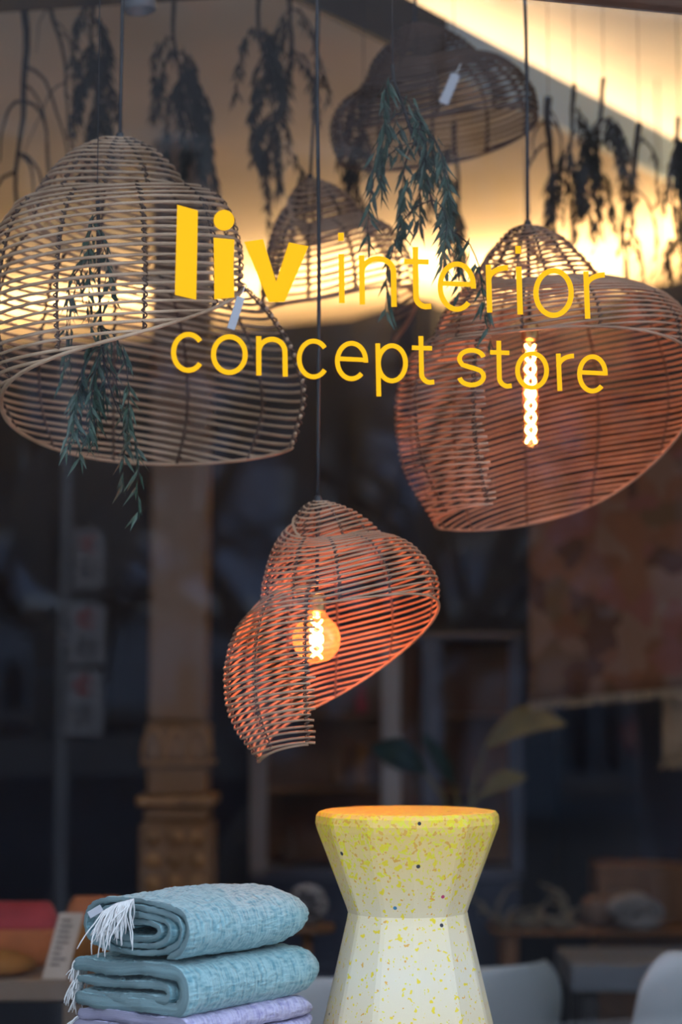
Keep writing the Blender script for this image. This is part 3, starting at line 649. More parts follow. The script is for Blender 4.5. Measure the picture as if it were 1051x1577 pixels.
# ------------------------------------------------------------------ window display: stool and folded blankets
def stool():
    c = PY(628, 1260, .40); D = depth(c); u = D / F; z0 = .742; y2z = lambda y: c[2] - (y - 1260) * u
    base = np.array([c[0], c[1], z0]); zt = y2z(1248); hb = zt - z0
    prof = [(128, y2z(1247.5)), (137, y2z(1249)), (141.5, y2z(1255)), (142.5, y2z(1266)), (140, y2z(1276)), (95, y2z(1393)), (92, y2z(1402)), (94, y2z(1413)), (132, y2z(1577))]
    slope = (132 - 94) / (1577 - 1413); yb = 1260 + (c[2] - z0) / u; prof += [(132 + slope * (yb - 4 - 1577), z0 + 4 * u), (128 + slope * (yb - 4 - 1577), z0)]
    n = 12; mb = MB(); V = []; sub = (-.07, .07)
    for (r, z) in prof[::-1]:
        for k in range(n):
            for e in sub:                                               # each corner slightly rounded
                q = 2 * math.pi * (k + e) / n + math.radians(5) - math.pi / 2 - YAW; rc = r * u * (math.cos(math.pi / n) + (1 - math.cos(math.pi / n)) * .93); V.append((base[0] + rc * math.cos(q), base[1] + rc * math.sin(q), z))
    m = len(prof); nn_ = n * 2
    fc = [(i * nn_ + j, i * nn_ + (j + 1) % nn_, (i + 1) * nn_ + (j + 1) % nn_, (i + 1) * nn_ + j) for i in range(m - 1) for j in range(nn_)] + [tuple(range(nn_ - 1, -1, -1)), tuple((m - 1) * nn_ + j for j in range(nn_))]
    o = mb.add(np.array(V), fc).build('hourglass_stool', 'speckled_resin', at=base)
    tag(o, 'cream and yellow speckled faceted hourglass stool behind the glass', 'stool')
stool()

AL = math.radians(36)
wdir = rt * math.cos(AL) - FH * math.sin(AL); adir = rt * math.sin(AL) + FH * math.cos(AL)
def sheet(path, th, length, org, hs, name, material, root, amp, seed):
    # path: cross-section centre line in (w, h); swept along adir
    p = np.asarray(path, float); seg = np.concatenate([[0], np.cumsum(np.linalg.norm(np.diff(p, axis=0), axis=1))]); npt = int(seg[-1] / .0042)
    q = np.linspace(0, seg[-1], npt); P2 = np.stack([np.interp(q, seg, p[:, 0]), np.interp(q, seg, p[:, 1])], 1)
    for _ in range(5): P2[1:-1] = (P2[:-2] + 2 * P2[1:-1] + P2[2:]) / 4
    t = np.gradient(P2, axis=0); t /= np.linalg.norm(t, axis=1)[:, None] + 1e-9; nrm2 = np.stack([-t[:, 1], t[:, 0]], 1)
    tk = th * np.clip(np.minimum(np.arange(npt), np.arange(npt)[::-1]) / 2.0 + .4, 0, 1)
    out = np.vstack([P2 + nrm2 * tk[:, None] / 2, (P2 - nrm2 * tk[:, None] / 2)[::-1]]); m = len(out); on = np.vstack([nrm2, -nrm2[::-1]]); uo = np.concatenate([q, q[::-1] + .5])
    cen = np.array([0.0, (out[:, 1].min() + out[:, 1].max()) / 2]); V = []; UV = []
    us = np.concatenate([[0, .002, .006], np.linspace(.012, length - .09, 62), length - .09 * (1 - np.sin(np.linspace(.08, 1.5, 20)))])
    rr = np.random.default_rng(seed); ph = rr.uniform(0, 6, 4)
    for k, a_ in enumerate(us):
        e = max(0, (a_ - (length - .09)) / .09); sc = math.sqrt(max(0.02, 1 - e * e)); sf = [.93, .98, 1.0][k] if k < 3 else 1
        thk = 1.0
        sag = 1 + hs * math.sin(math.pi * min(1, a_ / length) * .9 + .2)
        for (x, y), (nx_, ny_), uu in zip(out, on, uo):
            wob = amp * (math.sin(a_ * 31 + ph[0] + x * 20) * .5 + math.sin(a_ * 70 + ph[1] + uu * 30) * .25)
            cr = .0026 * noise.noise(Vector((uu * 130, a_ * 42, seed))) + .0016 * noise.noise(Vector((uu * 34, a_ * 150, seed + 9)))
            yy = (y - cen[1]) * sc * sag + cen[1] + ny_ * cr; xx = x * (1 - .35 * (1 - sc)) + nx_ * cr
            V.append(org + wdir * (xx + wob * .6 + (.004 * math.sin(uu * 25 + ph[2]) if k < 3 else 0)) + adir * (a_ + (.003 * math.sin(uu * 60 + ph[3]) if k < 3 else 0)) + ZU * (yy + wob))
            UV.append((uu, a_))
    n = len(us); fc = [(k * m + i, k * m + (i + 1) % m, (k + 1) * m + (i + 1) % m, (k + 1) * m + i) for k in range(n - 1) for i in range(m)]
    h_ = m // 2; fc += [(i + 1, i, m - 1 - i, m - 2 - i) for i in range(h_ - 1)] + [((n - 1) * m + i, (n - 1) * m + i + 1, (n - 1) * m + m - 2 - i, (n - 1) * m + m - 1 - i) for i in range(h_ - 1)]
    mb = MB().add(np.array(V), fc); mb.uv = UV; return mb.build(name, material, root, True)
def fringe(root, pts, dirs, n, ln, seed):
    rr = random.Random(seed); mb = MB()
    for k in range(n):
        f = k / (n - 1); i = f * (len(pts) - 1); a_ = int(min(i, len(pts) - 2)); p = np.asarray(pts[a_]) + (np.asarray(pts[a_ + 1]) - np.asarray(pts[a_])) * (i - a_)
        dd = np.asarray(dirs, float) + np.array([rr.gauss(0, .16), rr.gauss(0, .16), rr.gauss(0, .1)]); dd /= np.linalg.norm(dd); path = [p]; l = ln * rr.uniform(.7, 1.2)
        for s_ in range(6):
            dd = dd + np.array([rr.gauss(0, .16), rr.gauss(0, .16), -.16 + rr.gauss(0, .1)]); dd /= np.linalg.norm(dd); path.append(path[-1] + dd * l / 6)
        mb.tube(path, np.linspace(.0014, .0009, 7), 4)
    stuff(mb.build('fringe', 'fringe_white', root, True))
def se(w, h, a, e=.62):                                                 # flattened oval point
    c, s_ = math.cos(a), math.sin(a); return (w * math.copysign(abs(c) ** e, c), h * math.copysign(abs(s_) ** e, s_))
corner = PD(292, 1500, 3.235)                                           # nearest upright corner of the pile
HW = .130
def pile_org(z): p = corner - wdir * HW; return np.array([p[0], p[1], z])
z1, z2, z3, z4 = .852, .930, 1.014, 1.128
# top blanket: rolled spiral
pth = []
for q in np.linspace(0, 1, 150):
    a = math.radians(165 + q * 1330); k = .30 + .70 * q; pth.append(np.array(se(HW * 1.0 * (.22 + .78 * q ** .8), .050 * (.16 + .84 * q), -a, .8)) + np.array([.02 * (1 - q), .0]))
zc = (z3 + z4) / 2
r1 = thing('folded_blanket', 'teal gauze blanket rolled into a spiral on top of the pile', 'blanket', pile_org(z3), 'folded gauze blankets')
oz = pile_org(zc); sheet(pth, .0088, .37, oz, .10, 'cloth', 'teal_gauze', r1, .002, 1)
fringe(r1, [PD(206, 1384, 3.285), PD(180, 1391, 3.30), PD(158, 1404, 3.315)], -rt * .38 - ZU * 1.0 - FH * .1, 60, .072, 5)
q = PD(147, 1404, 3.345)
MB().box(q, (.026, .004, .013), ax=[rt * .86 + ZU * .5, FH, -rt * .5 + ZU * .86], bev=.001).build('care_label', 'tag_paper', r1)
# middle blanket: folded, loops to the near corner
def fold(nl, hw, z_lo, z_hi, th):
    g = (z_hi - z_lo - th) / (nl - 1); p = []
    for k in range(nl):
        y = z_lo + th / 2 + k * g; xs = np.linspace(-hw, hw - g * .5, 14)
        if k % 2: xs = xs[::-1]
        p += [(x, y + .002 * math.sin(x * 40 + k)) for x in xs]
        if k < nl - 1:
            sg = 1 if k % 2 == 0 else -1; cx = hw - g * .5 if sg > 0 else -hw
            p += [(cx + sg * g * .5 * math.sin(b_), y + g / 2 - g / 2 * math.cos(b_)) for b_ in np.linspace(.3, 2.84, 7)]
    return p
r2 = thing('folded_blanket', 'teal gauze blanket folded flat in the middle of the pile', 'blanket', pile_org(z2), 'folded gauze blankets')
ob = pile_org(z2); hh = z3 - z2
outer = [(-HW, hh - .016)] + [(x, hh - .012 + .003 * math.sin(x * 30)) for x in np.linspace(-HW + .01, HW - .03, 12)] + [(HW - .03 + (hh / 2 - .012) * .8 * math.sin(b_), hh / 2 + (hh / 2 - .012) * math.cos(b_)) for b_ in np.linspace(.2, 2.95, 12)] + [(x, .012 + .002 * math.sin(x * 40)) for x in np.linspace(HW - .03, -HW, 12)]
inner = [(-HW + .006, hh * .53)] + [(x, hh * .54 + .002 * math.sin(x * 35)) for x in np.linspace(-HW + .02, HW - .055, 10)] + [(HW - .055 + .011 * math.sin(b_), hh * .41 + .0115 * math.cos(b_)) for b_ in np.linspace(.2, 2.95, 8)] + [(x, hh * .28 + .002 * math.sin(x * 30)) for x in np.linspace(HW - .055, -HW + .01, 10)]
sheet(outer, .022, .40, ob, .03, 'cloth', 'teal_gauze', r2, .0015, 2); sheet(inner, .0125, .395, ob + adir * .003, .02, 'inner_fold', 'teal_gauze', r2, .0015, 3)
e0 = ob - wdir * (HW + .002)
fringe(r2, [e0 + ZU * (hh - .008) + adir * .0, e0 + ZU * (hh * .8) + adir * .035, e0 + ZU * (hh * .35) + adir * .02, e0 + ZU * (hh * .5)], -wdir * .55 - ZU * .75 - adir * .1, 70, .045, 8)
r3 = thing('folded_blanket', 'lilac gauze blanket at the bottom of the pile', 'blanket', pile_org(z1), 'folded gauze blankets')
oc = pile_org(z1); sheet(fold(4, HW - .01, 0, z2 - z1 - .001, .0185), .0185, .385, oc, .02, 'cloth', 'lilac_gauze', r3, .0015, 4)
e0 = oc - wdir * (HW - .008)
fringe(r3, [e0 + ZU * .06, e0 + ZU * .05 + adir * .03], -wdir * .8 - ZU * .35, 26, .03, 12)
tr = pile_org(.742) + adir * .19
tt = thing('wooden_stand', 'low orange-brown wooden stand under the blanket pile', 'stand', tr)
MB().box(tr + ZU * .095, (.27, .36, .022), ax=[wdir, adir, ZU], bev=.006).build('top', 'tray_wood', tt)
for sx_ in (-.11, .11): MB().box(tr + wdir * sx_ + ZU * .042, (.03, .30, .082), ax=[wdir, adir, ZU], bev=.004).build('side_panel', 'tray_wood', tt)

# ------------------------------------------------------------------ hanging willow
def leaf_into(mb, p, dd, ln, w, side):
    dd = dd / np.linalg.norm(dd); sd = np.cross(dd, side); sd /= (np.linalg.norm(sd) + 1e-9); nn = np.cross(sd, dd)
    V = [p, p + dd * ln * .35 + sd * w + nn * w * .3, p + dd * ln * .4, p + dd * ln * .35 - sd * w + nn * w * .3, p + dd * ln - nn * ln * .12]
    mb.add(np.array(V), [(0, 1, 2), (0, 2, 3), (1, 4, 2), (2, 4, 3)])
def willow(label, top, ln, ntw, seed, leafy, lmat='leaf_dry', lsize=.05, thick=.006, spread=.10, top_z=None):
    rr = random.Random(seed); top = np.asarray(top, float); start = top.copy(); start[2] = top_z if top_z else top[2]
    t = thing('willow_branch', label, 'branch', start, 'willow branches hung from the ceiling')
    st = MB(); lf = MB(); tws = MB()
    path = [start.copy()]
    if top_z: path.append(top)
    p = top.copy(); dd = np.array([0, 0, -1.0])
    for i in range(12):
        dd = dd + np.array([rr.gauss(0, .10), rr.gauss(0, .08), 0]); dd[2] = -1; dd /= np.linalg.norm(dd); p = p + dd * ln / 12; path.append(p.copy())
    if top_z: MB().tube(path[:2], .0009, 4).build('thread', 'cord', t); path = path[1:]
    st.tube(path, np.linspace(thick, thick * .35, len(path)), 6)
    for k in range(ntw):
        i = rr.randint(1, len(path) - 2); q = path[i].copy(); b_ = rr.uniform(0, 6.28); dr = np.array([math.cos(b_) * .9, math.sin(b_) * .6, .25]); tl = ln * rr.uniform(.25, .6); tp = [q.copy()]
        for s_ in range(9):
            dr = dr * .72 + np.array([rr.gauss(0, .1), rr.gauss(0, .1), -.42]); dr /= max(.4, np.linalg.norm(dr)); q = q + dr * tl / 9 * (spread / .1 if s_ < 2 else 1); tp.append(q.copy())
            if leafy:
                for e in range(leafy):
                    a_ = rr.uniform(0, 6.28); ld = np.array([math.cos(a_) * .45, math.sin(a_) * .45, -1.0 + rr.gauss(0, .2)]); leaf_into(lf, q + np.array([0, 0, rr.uniform(-.02, .02)]), ld, lsize * rr.uniform(.7, 1.3), lsize * rr.uniform(.07, .10), np.array([math.sin(a_), math.cos(a_), .2]))
        tws.tube(tp, np.linspace(thick * .4, thick * .15, len(tp)), 4)
    st.build('stem', 'twig', t, True); stuff(tws.build('twigs', 'twig', t, True))
    if leafy: stuff(lf.build('leaves', lmat, t))
def hang(px, py, D): return PD(px, py, D)
def top_of(p):
    side = np.dot((np.asarray(p) - A)[:2], nrm[:2]); return (ZL if side > 0 else ZC)
def W_(label, px, py0, py1, D, ntw, seed, leafy, **k):
    p = hang(px, py0, D); ln = (py1 - py0) * D / F
    willow(label, p, ln, ntw, seed, leafy, top_z=max(top_of(p), p[2] + .02), **k)
W_('bare dark willow branch at the far upper left', 35, -10, 330, 4.75, 7, 1, 0, thick=.011)
W_('thin bare willow branch beside the far left one', 72, -10, 250, 4.75, 5, 2, 0, thick=.006)
W_('leafy willow bunch left of the left lamp cord', 145, -10, 230, 4.75, 16, 3, 9, lsize=.036)
W_('dense leafy willow bunch right of the left lamp cord', 268, -10, 260, 4.75, 18, 4, 9, lsize=.036)
W_('wispy willow branch above the yellow letter v', 400, -10, 260, 4.75, 10, 5, 7, lsize=.036)
W_('wispy willow branch left of the small lamp cord', 445, -10, 280, 4.75, 12, 6, 7, lsize=.036)
W_('faint willow branch under the dark lamp, left of its tag', 560, 130, 330, 4.75, 8, 7, 7, lsize=.034)
W_('faint willow branch under the right rim of the dark lamp', 700, 190, 400, 4.75, 8, 8, 7, lsize=.034)
W_('bare forked willow branch right of the right lamp cord', 845, 150, 360, 4.75, 5, 9, 0, thick=.010)
W_('drooping willow branch crossing the pale ceiling edge', 885, 130, 370, 4.75, 9, 10, 7, lsize=.034)
W_('leafy dark willow branch right of the drooping one', 930, 120, 380, 4.75, 12, 11, 9, lsize=.034)
W_('knotted willow twig over the yellow letter r', 985, 190, 440, 4.75, 8, 12, 1, thick=.008, lsize=.04)
W_('leafy willow bunch at the far upper right', 1045, 180, 390, 4.75, 12, 13, 9, lsize=.034)
W_('green leafy willow sprig hanging inside the left lamp', 150, 300, 650, 3.62, 14, 21, 3, lmat='leaf_green', lsize=.042, thick=.004, spread=.07)
W_('green leafy willow sprig hanging through the dark lamp', 605, 100, 400, 3.75, 17, 22, 3, lmat='leaf_green', lsize=.045, thick=.004, spread=.15)

# ------------------------------------------------------------------ things deeper in the shop
def pillar():
    D = 6.0; u = D / F; c = PD(277, 1075, D); c = np.array([c[0], c[1], 0]); z = lambda y: PD(277, y, D)[2]
    t = thing('carved_pillar', 'tall carved wooden pillar with gilded mouldings behind the blankets', 'pillar', c)
    AXP = axes(-YAW)
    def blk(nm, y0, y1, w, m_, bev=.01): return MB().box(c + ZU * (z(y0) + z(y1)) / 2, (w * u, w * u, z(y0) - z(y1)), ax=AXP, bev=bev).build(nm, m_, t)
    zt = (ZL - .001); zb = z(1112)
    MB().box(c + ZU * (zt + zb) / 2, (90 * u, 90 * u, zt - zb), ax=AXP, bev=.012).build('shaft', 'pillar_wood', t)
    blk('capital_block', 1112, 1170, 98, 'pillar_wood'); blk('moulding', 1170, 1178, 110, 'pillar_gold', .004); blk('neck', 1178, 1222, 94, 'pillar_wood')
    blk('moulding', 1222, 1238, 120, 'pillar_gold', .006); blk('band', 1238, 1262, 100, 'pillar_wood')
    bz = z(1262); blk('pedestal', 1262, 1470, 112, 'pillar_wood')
    fr = -FH
    for k in range(3):                                                  # carved leaves on the capital
        x = (k - 1) * 36; q = c + fr * 49 * u + rt * x * u
        pts = [q + rt * 17 * u * math.cos(a) + ZU * (z(1168) + 46 * u * math.sin(a)) for a in np.linspace(0, math.pi, 12)]
        MB().tube(pts, 3.2 * u, 6).build('carved_leaf', 'pillar_gold', t, True)
    for r_ in range(4):
        for x in (-34, 0, 34):
            q = c + fr * 57 * u + rt * x * u + ZU * z(1285 + r_ * 34)
            MB().lathe([(4 * u, 6 * u), (10 * u, 3 * u), (13 * u, -2 * u), (14 * u, -6 * u)][::-1], q, 12, ax=[rt, ZU, fr]).build('carved_rosette', 'pillar_gold', t, True)
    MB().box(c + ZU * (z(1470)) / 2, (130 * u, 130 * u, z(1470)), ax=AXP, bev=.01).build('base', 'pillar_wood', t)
pillar()

def cabinet():
    D = 6.75; u = D / F; P_ = lambda x, y: PD(x, y, D); t = thing('display_cabinet', 'blue-framed display cabinet standing behind the small lit lamp', 'cabinet', PD(600, 1075, D) * [1, 1, 0])
    o = PD(600, 1075, D); X = lambda x: o + rt * (x - 600) * u; Z = lambda y: 1.46 - (y - 1075) * u
    def bx(nm, x0, x1, y0, y1, dp, m_, off=0, bev=.006):
        c = (X(x0) + X(x1)) / 2 + FH * (off + dp / 2); c[2] = (Z(y0) + Z(y1)) / 2
        return MB().box(c, (abs(x1 - x0) * u, dp, abs(Z(y0) - Z(y1))), ax=[rt, FH, ZU], bev=bev).build(nm, m_, t)
    for x0, x1 in ((385, 412), (588, 618), (650, 682), (785, 806)): bx('post', x0, x1, 985, 1350, .05, 'pale_frame' if x0 in (385, 588) else 'blue_frame')
    bx('top_rail', 385, 806, 975, 985, .34, 'blue_frame'); bx('bottom_rail', 385, 806, 1335, 1352, .34, 'blue_frame'); bx('plinth', 390, 800, 1352, 1075 + 1.46 / u, .32, 'navy_wall')
    bx('back_panel', 388, 803, 985, 1335, .02, 'brown_wood', .32)
    for y in (1100, 1215): bx('shelf', 412, 588, y, y + 6, .28, 'brown_wood', .03); bx('shelf', 682, 785, y, y + 6, .28, 'brown_wood', .03)
    k = 0; cols = ['orange_wood', 'clay', 'red_cloth', 'brown_wood', 'ochre_cloth', 'clay']; names = ['terracotta', 'dark brown', 'red', 'walnut brown', 'ochre', 'earthen']
    for yb in (1100, 1215, 1335):
        for x in (445, 480, 520, 558):
            if rng.random() < .2: continue
            h = rng.uniform(45, 75); w = rng.uniform(9, 13); m_ = cols[k % 6]; c = X(x) + FH * .16; c[2] = Z(yb) + .001
            o_ = MB().lathe([(w * .7 * u, 0), (w * u, h * .15 * u), (w * 1.05 * u, h * .5 * u), (w * .5 * u, h * .75 * u), (w * .45 * u, h * .95 * u), (w * .6 * u, h * u)], c, 16).build('vase', m_, None, True)
            row = {1100: 'top', 1215: 'middle', 1335: 'bottom'}[yb]; colm = {445: 'first', 480: 'second', 520: 'third', 558: 'fourth'}[x]
            tag(o_, f'{names[k % 6]} vase on the {row} cabinet shelf, {colm} place from the left', 'vase', 'vases in the display cabinet'); k += 1
cabinet()

def rug(name, label, x0, x1, y0, y1, y1r, D, m_, fr_len, seed):
    u = D / F; rr = random.Random(seed); a_ = PD(x0, y0, D); t = thing(name, label, 'rug', PD((x0 + x1) / 2, y1, D))
    nx, nz_ = 14, 16; V = []
    for j in range(nz_ + 1):
        for i in range(nx + 1):
            f = i / nx; x = x0 + (x1 - x0) * f; y = y0 + ((y1 + (y1r - y1) * f) - y0) * j / nz_; p = PD(x, y, D) + FH * (.012 * math.sin(f * 9 + seed) + .004 * math.sin(j)); V.append(p)
    n1 = len(V); V += [p + FH * .008 for p in V]; fc = []
    g = lambda i, j, k=0: k * n1 + j * (nx + 1) + i
    for j in range(nz_):
        for i in range(nx): fc += [(g(i, j), g(i, j + 1), g(i + 1, j + 1), g(i + 1, j)), (g(i, j, 1), g(i + 1, j, 1), g(i + 1, j + 1, 1), g(i, j + 1, 1))]
    for i in range(nx): fc += [(g(i, 0), g(i + 1, 0), g(i + 1, 0, 1), g(i, 0, 1)), (g(i, nz_), g(i, nz_, 1), g(i + 1, nz_, 1), g(i + 1, nz_))]
    for j in range(nz_): fc += [(g(0, j), g(0, j, 1), g(0, j + 1, 1), g(0, j + 1)), (g(nx, j), g(nx, j + 1), g(nx, j + 1, 1), g(nx, j, 1))]
    MB().add(np.array(V), fc).build('weave', m_, t, True)
    fr = MB()
    for k in range(int((x1 - x0) / 3)):
        f = (k + .5) / int((x1 - x0) / 3); p = PD(x0 + (x1 - x0) * f, y1 + (y1r - y1) * f, D) + FH * .004; fr.tube([p, p + ZU * -fr_len * .5 + rt * rr.gauss(0, .004), p - ZU * fr_len + rt * rr.gauss(0, .008)], .003, 4)
    stuff(fr.build('fringe', 'tan_weave', t))
    top = PD((x0 + x1) / 2, y0, D) + FH * .004
    MB().tube([top - rt * ((x1 - x0) / 2 + 8) * u, top + rt * ((x1 - x0) / 2 + 8) * u], .014, 10).build('hanging_rod', 'black_metal', t, True)
    for sx_ in (-1, 1):
        q = top + rt * sx_ * ((x1 - x0) / 2) * u; e = q.copy(); e[2] = ZL if np.dot((q - A)[:2], nrm[:2]) > 0 else ZC; MB().tube([q, e], .003, 5).build('hanging_wire', 'cord', t)
rug('hanging_rug', 'brown patterned kilim rug hanging under the large lit lamp', 815, 1090, 610, 1080, 1054, 6.1, 'kilim_weave', .03, 3)
rug('hanging_rug', 'tan fringed rug hanging at the right edge', 1021, 1200, 640, 1168, 1162, 6.4, 'tan_weave', .035, 5)

def shell_chair(label, px, py, D, yaw, w=.46):
    c = PD(px, py, D); ztop = c[2]; c = np.array([c[0], c[1], 0]); t = thing('shell_chair', label, 'chair', c, 'white shell chairs'); R = axes(yaw)   # local +y = where the sitter faces
    zs = ztop - .38; loc = lambda x, y, z: c + R[0] * x + R[1] * y + ZU * z
    nu, nv = 20, 16; V = []
    for j in range(nv + 1):
        v = j / nv
        for i in range(nu + 1):
            q = (i / nu - .5) * 2
            if v < .5:                                                  # seat pan front -> back
                f = v / .5; x = q * (w / 2) * (.86 + .14 * f); y = .40 - .40 * f; z = zs + .028 * q * q + .02 * (1 - f) ** 3 * -1 + .012 * math.cos(f * 3.1)
            else:                                                       # back rising
                f = (v - .5) / .5; lim = w / 2 * math.sqrt(max(0.0, 1 - (f * .93) ** 8)); x = q * lim; y = -.10 * f - .03 * math.sin(f * 3.1) + .10 * q * q * (1 - .25 * f); z = zs + .012 * -1 + .39 * f - .035 * q * q * f * 0
            V.append(loc(x, y, z))
    V = np.array(V); m = nu + 1; fc = [(j * m + i, j * m + i + 1, (j + 1) * m + i + 1, (j + 1) * m + i) for j in range(nv) for i in range(nu)]
    o = MB().add(V, fc).build('shell', 'white_plastic', t, True)
    md = o.modifiers.new('thickness', 'SOLIDIFY'); md.thickness = .012; sb = o.modifiers.new('smooth', 'SUBSURF'); sb.levels = sb.render_levels = 1
    for sx_ in (-1, 1):
        for sy in (.05, .34): MB().tube([loc(sx_ * .13, .2 + (sy - .2) * .6, zs - .01), loc(sx_ * .21, sy + (sy - .2) * .35, 0.004)], [.013, .010], 8).build('leg', 'orange_wood', t, True)
shell_chair('white shell chair right of the speckled stool', 765, 1478, 5.35, math.radians(18))
shell_chair('white shell chair cut off by the right edge', 1092, 1452, 4.7, math.radians(12))
shell_chair('white shell chair glimpsed between blankets and stool', 520, 1494, 4.75, math.radians(-10))

def slab_table(name, label, x0, x1, ytop, yedge, D, dep, top_m, leg_m):
    u = D / F; a_ = PD(x0, ytop, D); b_ = PD(x1, ytop, D); e = b_ - a_; e[2] = 0; ln = np.linalg.norm(e); e /= ln; zt = a_[2]; th = (yedge - ytop) * u; cen = (a_ + b_) / 2 + FH * dep / 2
    t = thing(name, label, 'table', np.array([cen[0], cen[1], 0])); ax = [rt, FH, ZU]
    MB().box(np.array([cen[0], cen[1], zt - th / 2]), (ln, dep, th), ax=ax, bev=.006).build('top', top_m, t)
    for sx_ in (-1, 1):
        for sy in (-1, 1): MB().box(np.array([cen[0], cen[1], (zt - th) / 2]) + rt * sx_ * (ln / 2 - .06) + FH * sy * (dep / 2 - .06), (.05, .05, zt - th), ax=ax, bev=.004).build('leg', leg_m, t)
    return zt
zt1 = slab_table('dining_table', 'grey dining table between the white chairs', 880, 1150, 1486, 1528, 5.75, .42, 'table_grey', 'black_metal')
zt2 = slab_table('side_table', 'dark wooden side table holding driftwood and a rolled blanket', 760, 1150, 1437, 1441, 6.3, .33, 'dull_wood', 'brown_wood')
def driftwood(px, seed, label):
    rr = random.Random(seed); c = PD(px, 1436, 6.45); c[2] = zt2; mb = MB(); t = thing('driftwood', label, 'driftwood', c, 'driftwood on the side table')
    for k in range(13):
        p = c + rt * rr.uniform(-.05, .05) + FH * rr.uniform(-.03, .03) + ZU * .012; dd = np.array([rr.gauss(0, .7), rr.gauss(0, .4), abs(rr.gauss(.6, .5))]); path = [p]
        for s_ in range(6): dd = dd + np.array([rr.gauss(0, .45), rr.gauss(0, .3), rr.gauss(-.12, .2)]); dd /= np.linalg.norm(dd); p = p + dd * .032; p[2] = max(p[2], zt2 + .006); path.append(p.copy())
        MB().tube(path, np.linspace(.0075, .003, 7), 6).build('stick', 'driftwood', t, True)
driftwood(785, 1, 'pale driftwood sticks at the left of the side table'); driftwood(862, 2, 'tangled driftwood sticks in the middle of the side table')
def roll():
    c = PD(985, 1436, 6.35); c[2] = zt2; t = thing('rolled_blanket', 'grey rolled blanket lying on the side table', 'blanket', c); cc = c + ZU * .056
    pts = [cc + rt * .085 * (.12 + .88 * q) * math.cos(q * 22) + ZU * .050 * (.12 + .88 * q) * math.sin(q * 22) for q in np.linspace(0, 1, 110)]
    P_ = np.array(pts); A_ = P_; B_ = P_ + FH * .22
    mb = MB(); V = np.vstack([A_, B_]); m = len(A_); mb.add(V, [(i, i + 1, m + i + 1, m + i) for i in range(m - 1)]); o = mb.build('cloth', 'wool_grey', t, True)
    md = o.modifiers.new('thickness', 'SOLIDIFY'); md.thickness = .008
roll()
c = PD(922, 1436, 6.5); c[2] = zt2; tag(MB().lathe([(.03, 0), (.05, .01), (.062, .05), (.05, .09), (.035, .10), (.03, .095)], c, 20).build('clay_pot', 'clay', None, True), 'brown clay pot beside the rolled blanket', 'pot')
def chest():
    D = 6.85; c = PD(985, 1075, D); c[2] = 0; u = D / F; z1_ = 1.46 - (1325 - 1075) * u; t = thing('wooden_chest', 'tall orange-brown wooden cupboard behind the rolled blanket', 'cupboard', c); ax = [rt, FH, ZU]
    MB().box(c + ZU * z1_ / 2 + FH * .02, (.34, .20, z1_), ax=ax, bev=.006).build('body', 'brown_wood', t)
    for sx_ in (-1, 1):
        d_ = MB().box(c + ZU * z1_ * .55 + rt * .083 * sx_ - FH * .085, (.155, .015, z1_ * .8), ax=ax, bev=.004).build('door', 'brown_wood', t); MB().lathe([(.004, 0), (.01, .008), (.008, .016)], c + ZU * z1_ * .6 + rt * .02 * sx_ - FH * .093, 10, ax=[rt, ZU, -FH]).build('knob', 'brass', d_, True)
chest()
def plant():
    D = 6.15; c = PD(684, 1075, D); c[2] = 0; t = thing('potted_plant', 'broad-leaved plant with yellowish leaves behind the stool', 'plant', c)
    MB().lathe([(.10, 0), (.13, .02), (.17, .30), (.175, .33), (.155, .33), (.15, .28)], c, 24).build('pot', 'clay', t, True)
    def lf(base_px, tip_px, w, m_, droop, dd=0):
        b_ = PD(*base_px, D + dd); e = PD(*tip_px, D + dd - .05); ax_ = e - b_; ln = np.linalg.norm(ax_); ax_ /= ln; sd = np.cross(ax_, FH); sd /= np.linalg.norm(sd); sd = sd * .8 + FH * .5; V = []
        n = 10
        for i in range(n + 1):
            f = i / n; ww = w * math.sin(math.pi * min(1, f * .97 + .02)) ** .8 + .0005; cc_ = b_ + ax_ * ln * f + ZU * droop * math.sin(math.pi * f); V += [cc_ + sd * ww, cc_ - ZU * .008 * math.sin(math.pi * f), cc_ - sd * ww]
        V = np.array(V); V = np.vstack([V, V + FH * .002]); m = 3 * (n + 1); fc = []
        for i in range(n):
            for k in (0, 1): fc += [(i * 3 + k, i * 3 + k + 1, i * 3 + 4 + k, i * 3 + 3 + k), (m + i * 3 + k, m + i * 3 + 3 + k, m + i * 3 + 4 + k, m + i * 3 + 1 + k)]
            for k in (0, 2): fc += [(i * 3 + k, i * 3 + 3 + k, m + i * 3 + 3 + k, m + i * 3 + k)]
        MB().add(V, fc).build('leaf', m_, t, True)
        st = c + ZU * .30; q1 = PD(712, 1245, D); MB().tube([st, (st * .3 + q1 * .7), q1 * .5 + b_ * .5 + ZU * -.02, b_], [.008, .007, .006, .004], 6).build('stem', 'leaf_yellow', t, True)
    lf((748, 1150), (872, 1115), .055, 'leaf_yellow', .05); lf((738, 1226), (812, 1196), .035, 'leaf_yellow', .02); lf((655, 1190), (572, 1150), .06, 'leaf_teal', .02, .05); lf((700, 1210), (652, 1130), .03, 'leaf_teal', .01, .08)
plant()
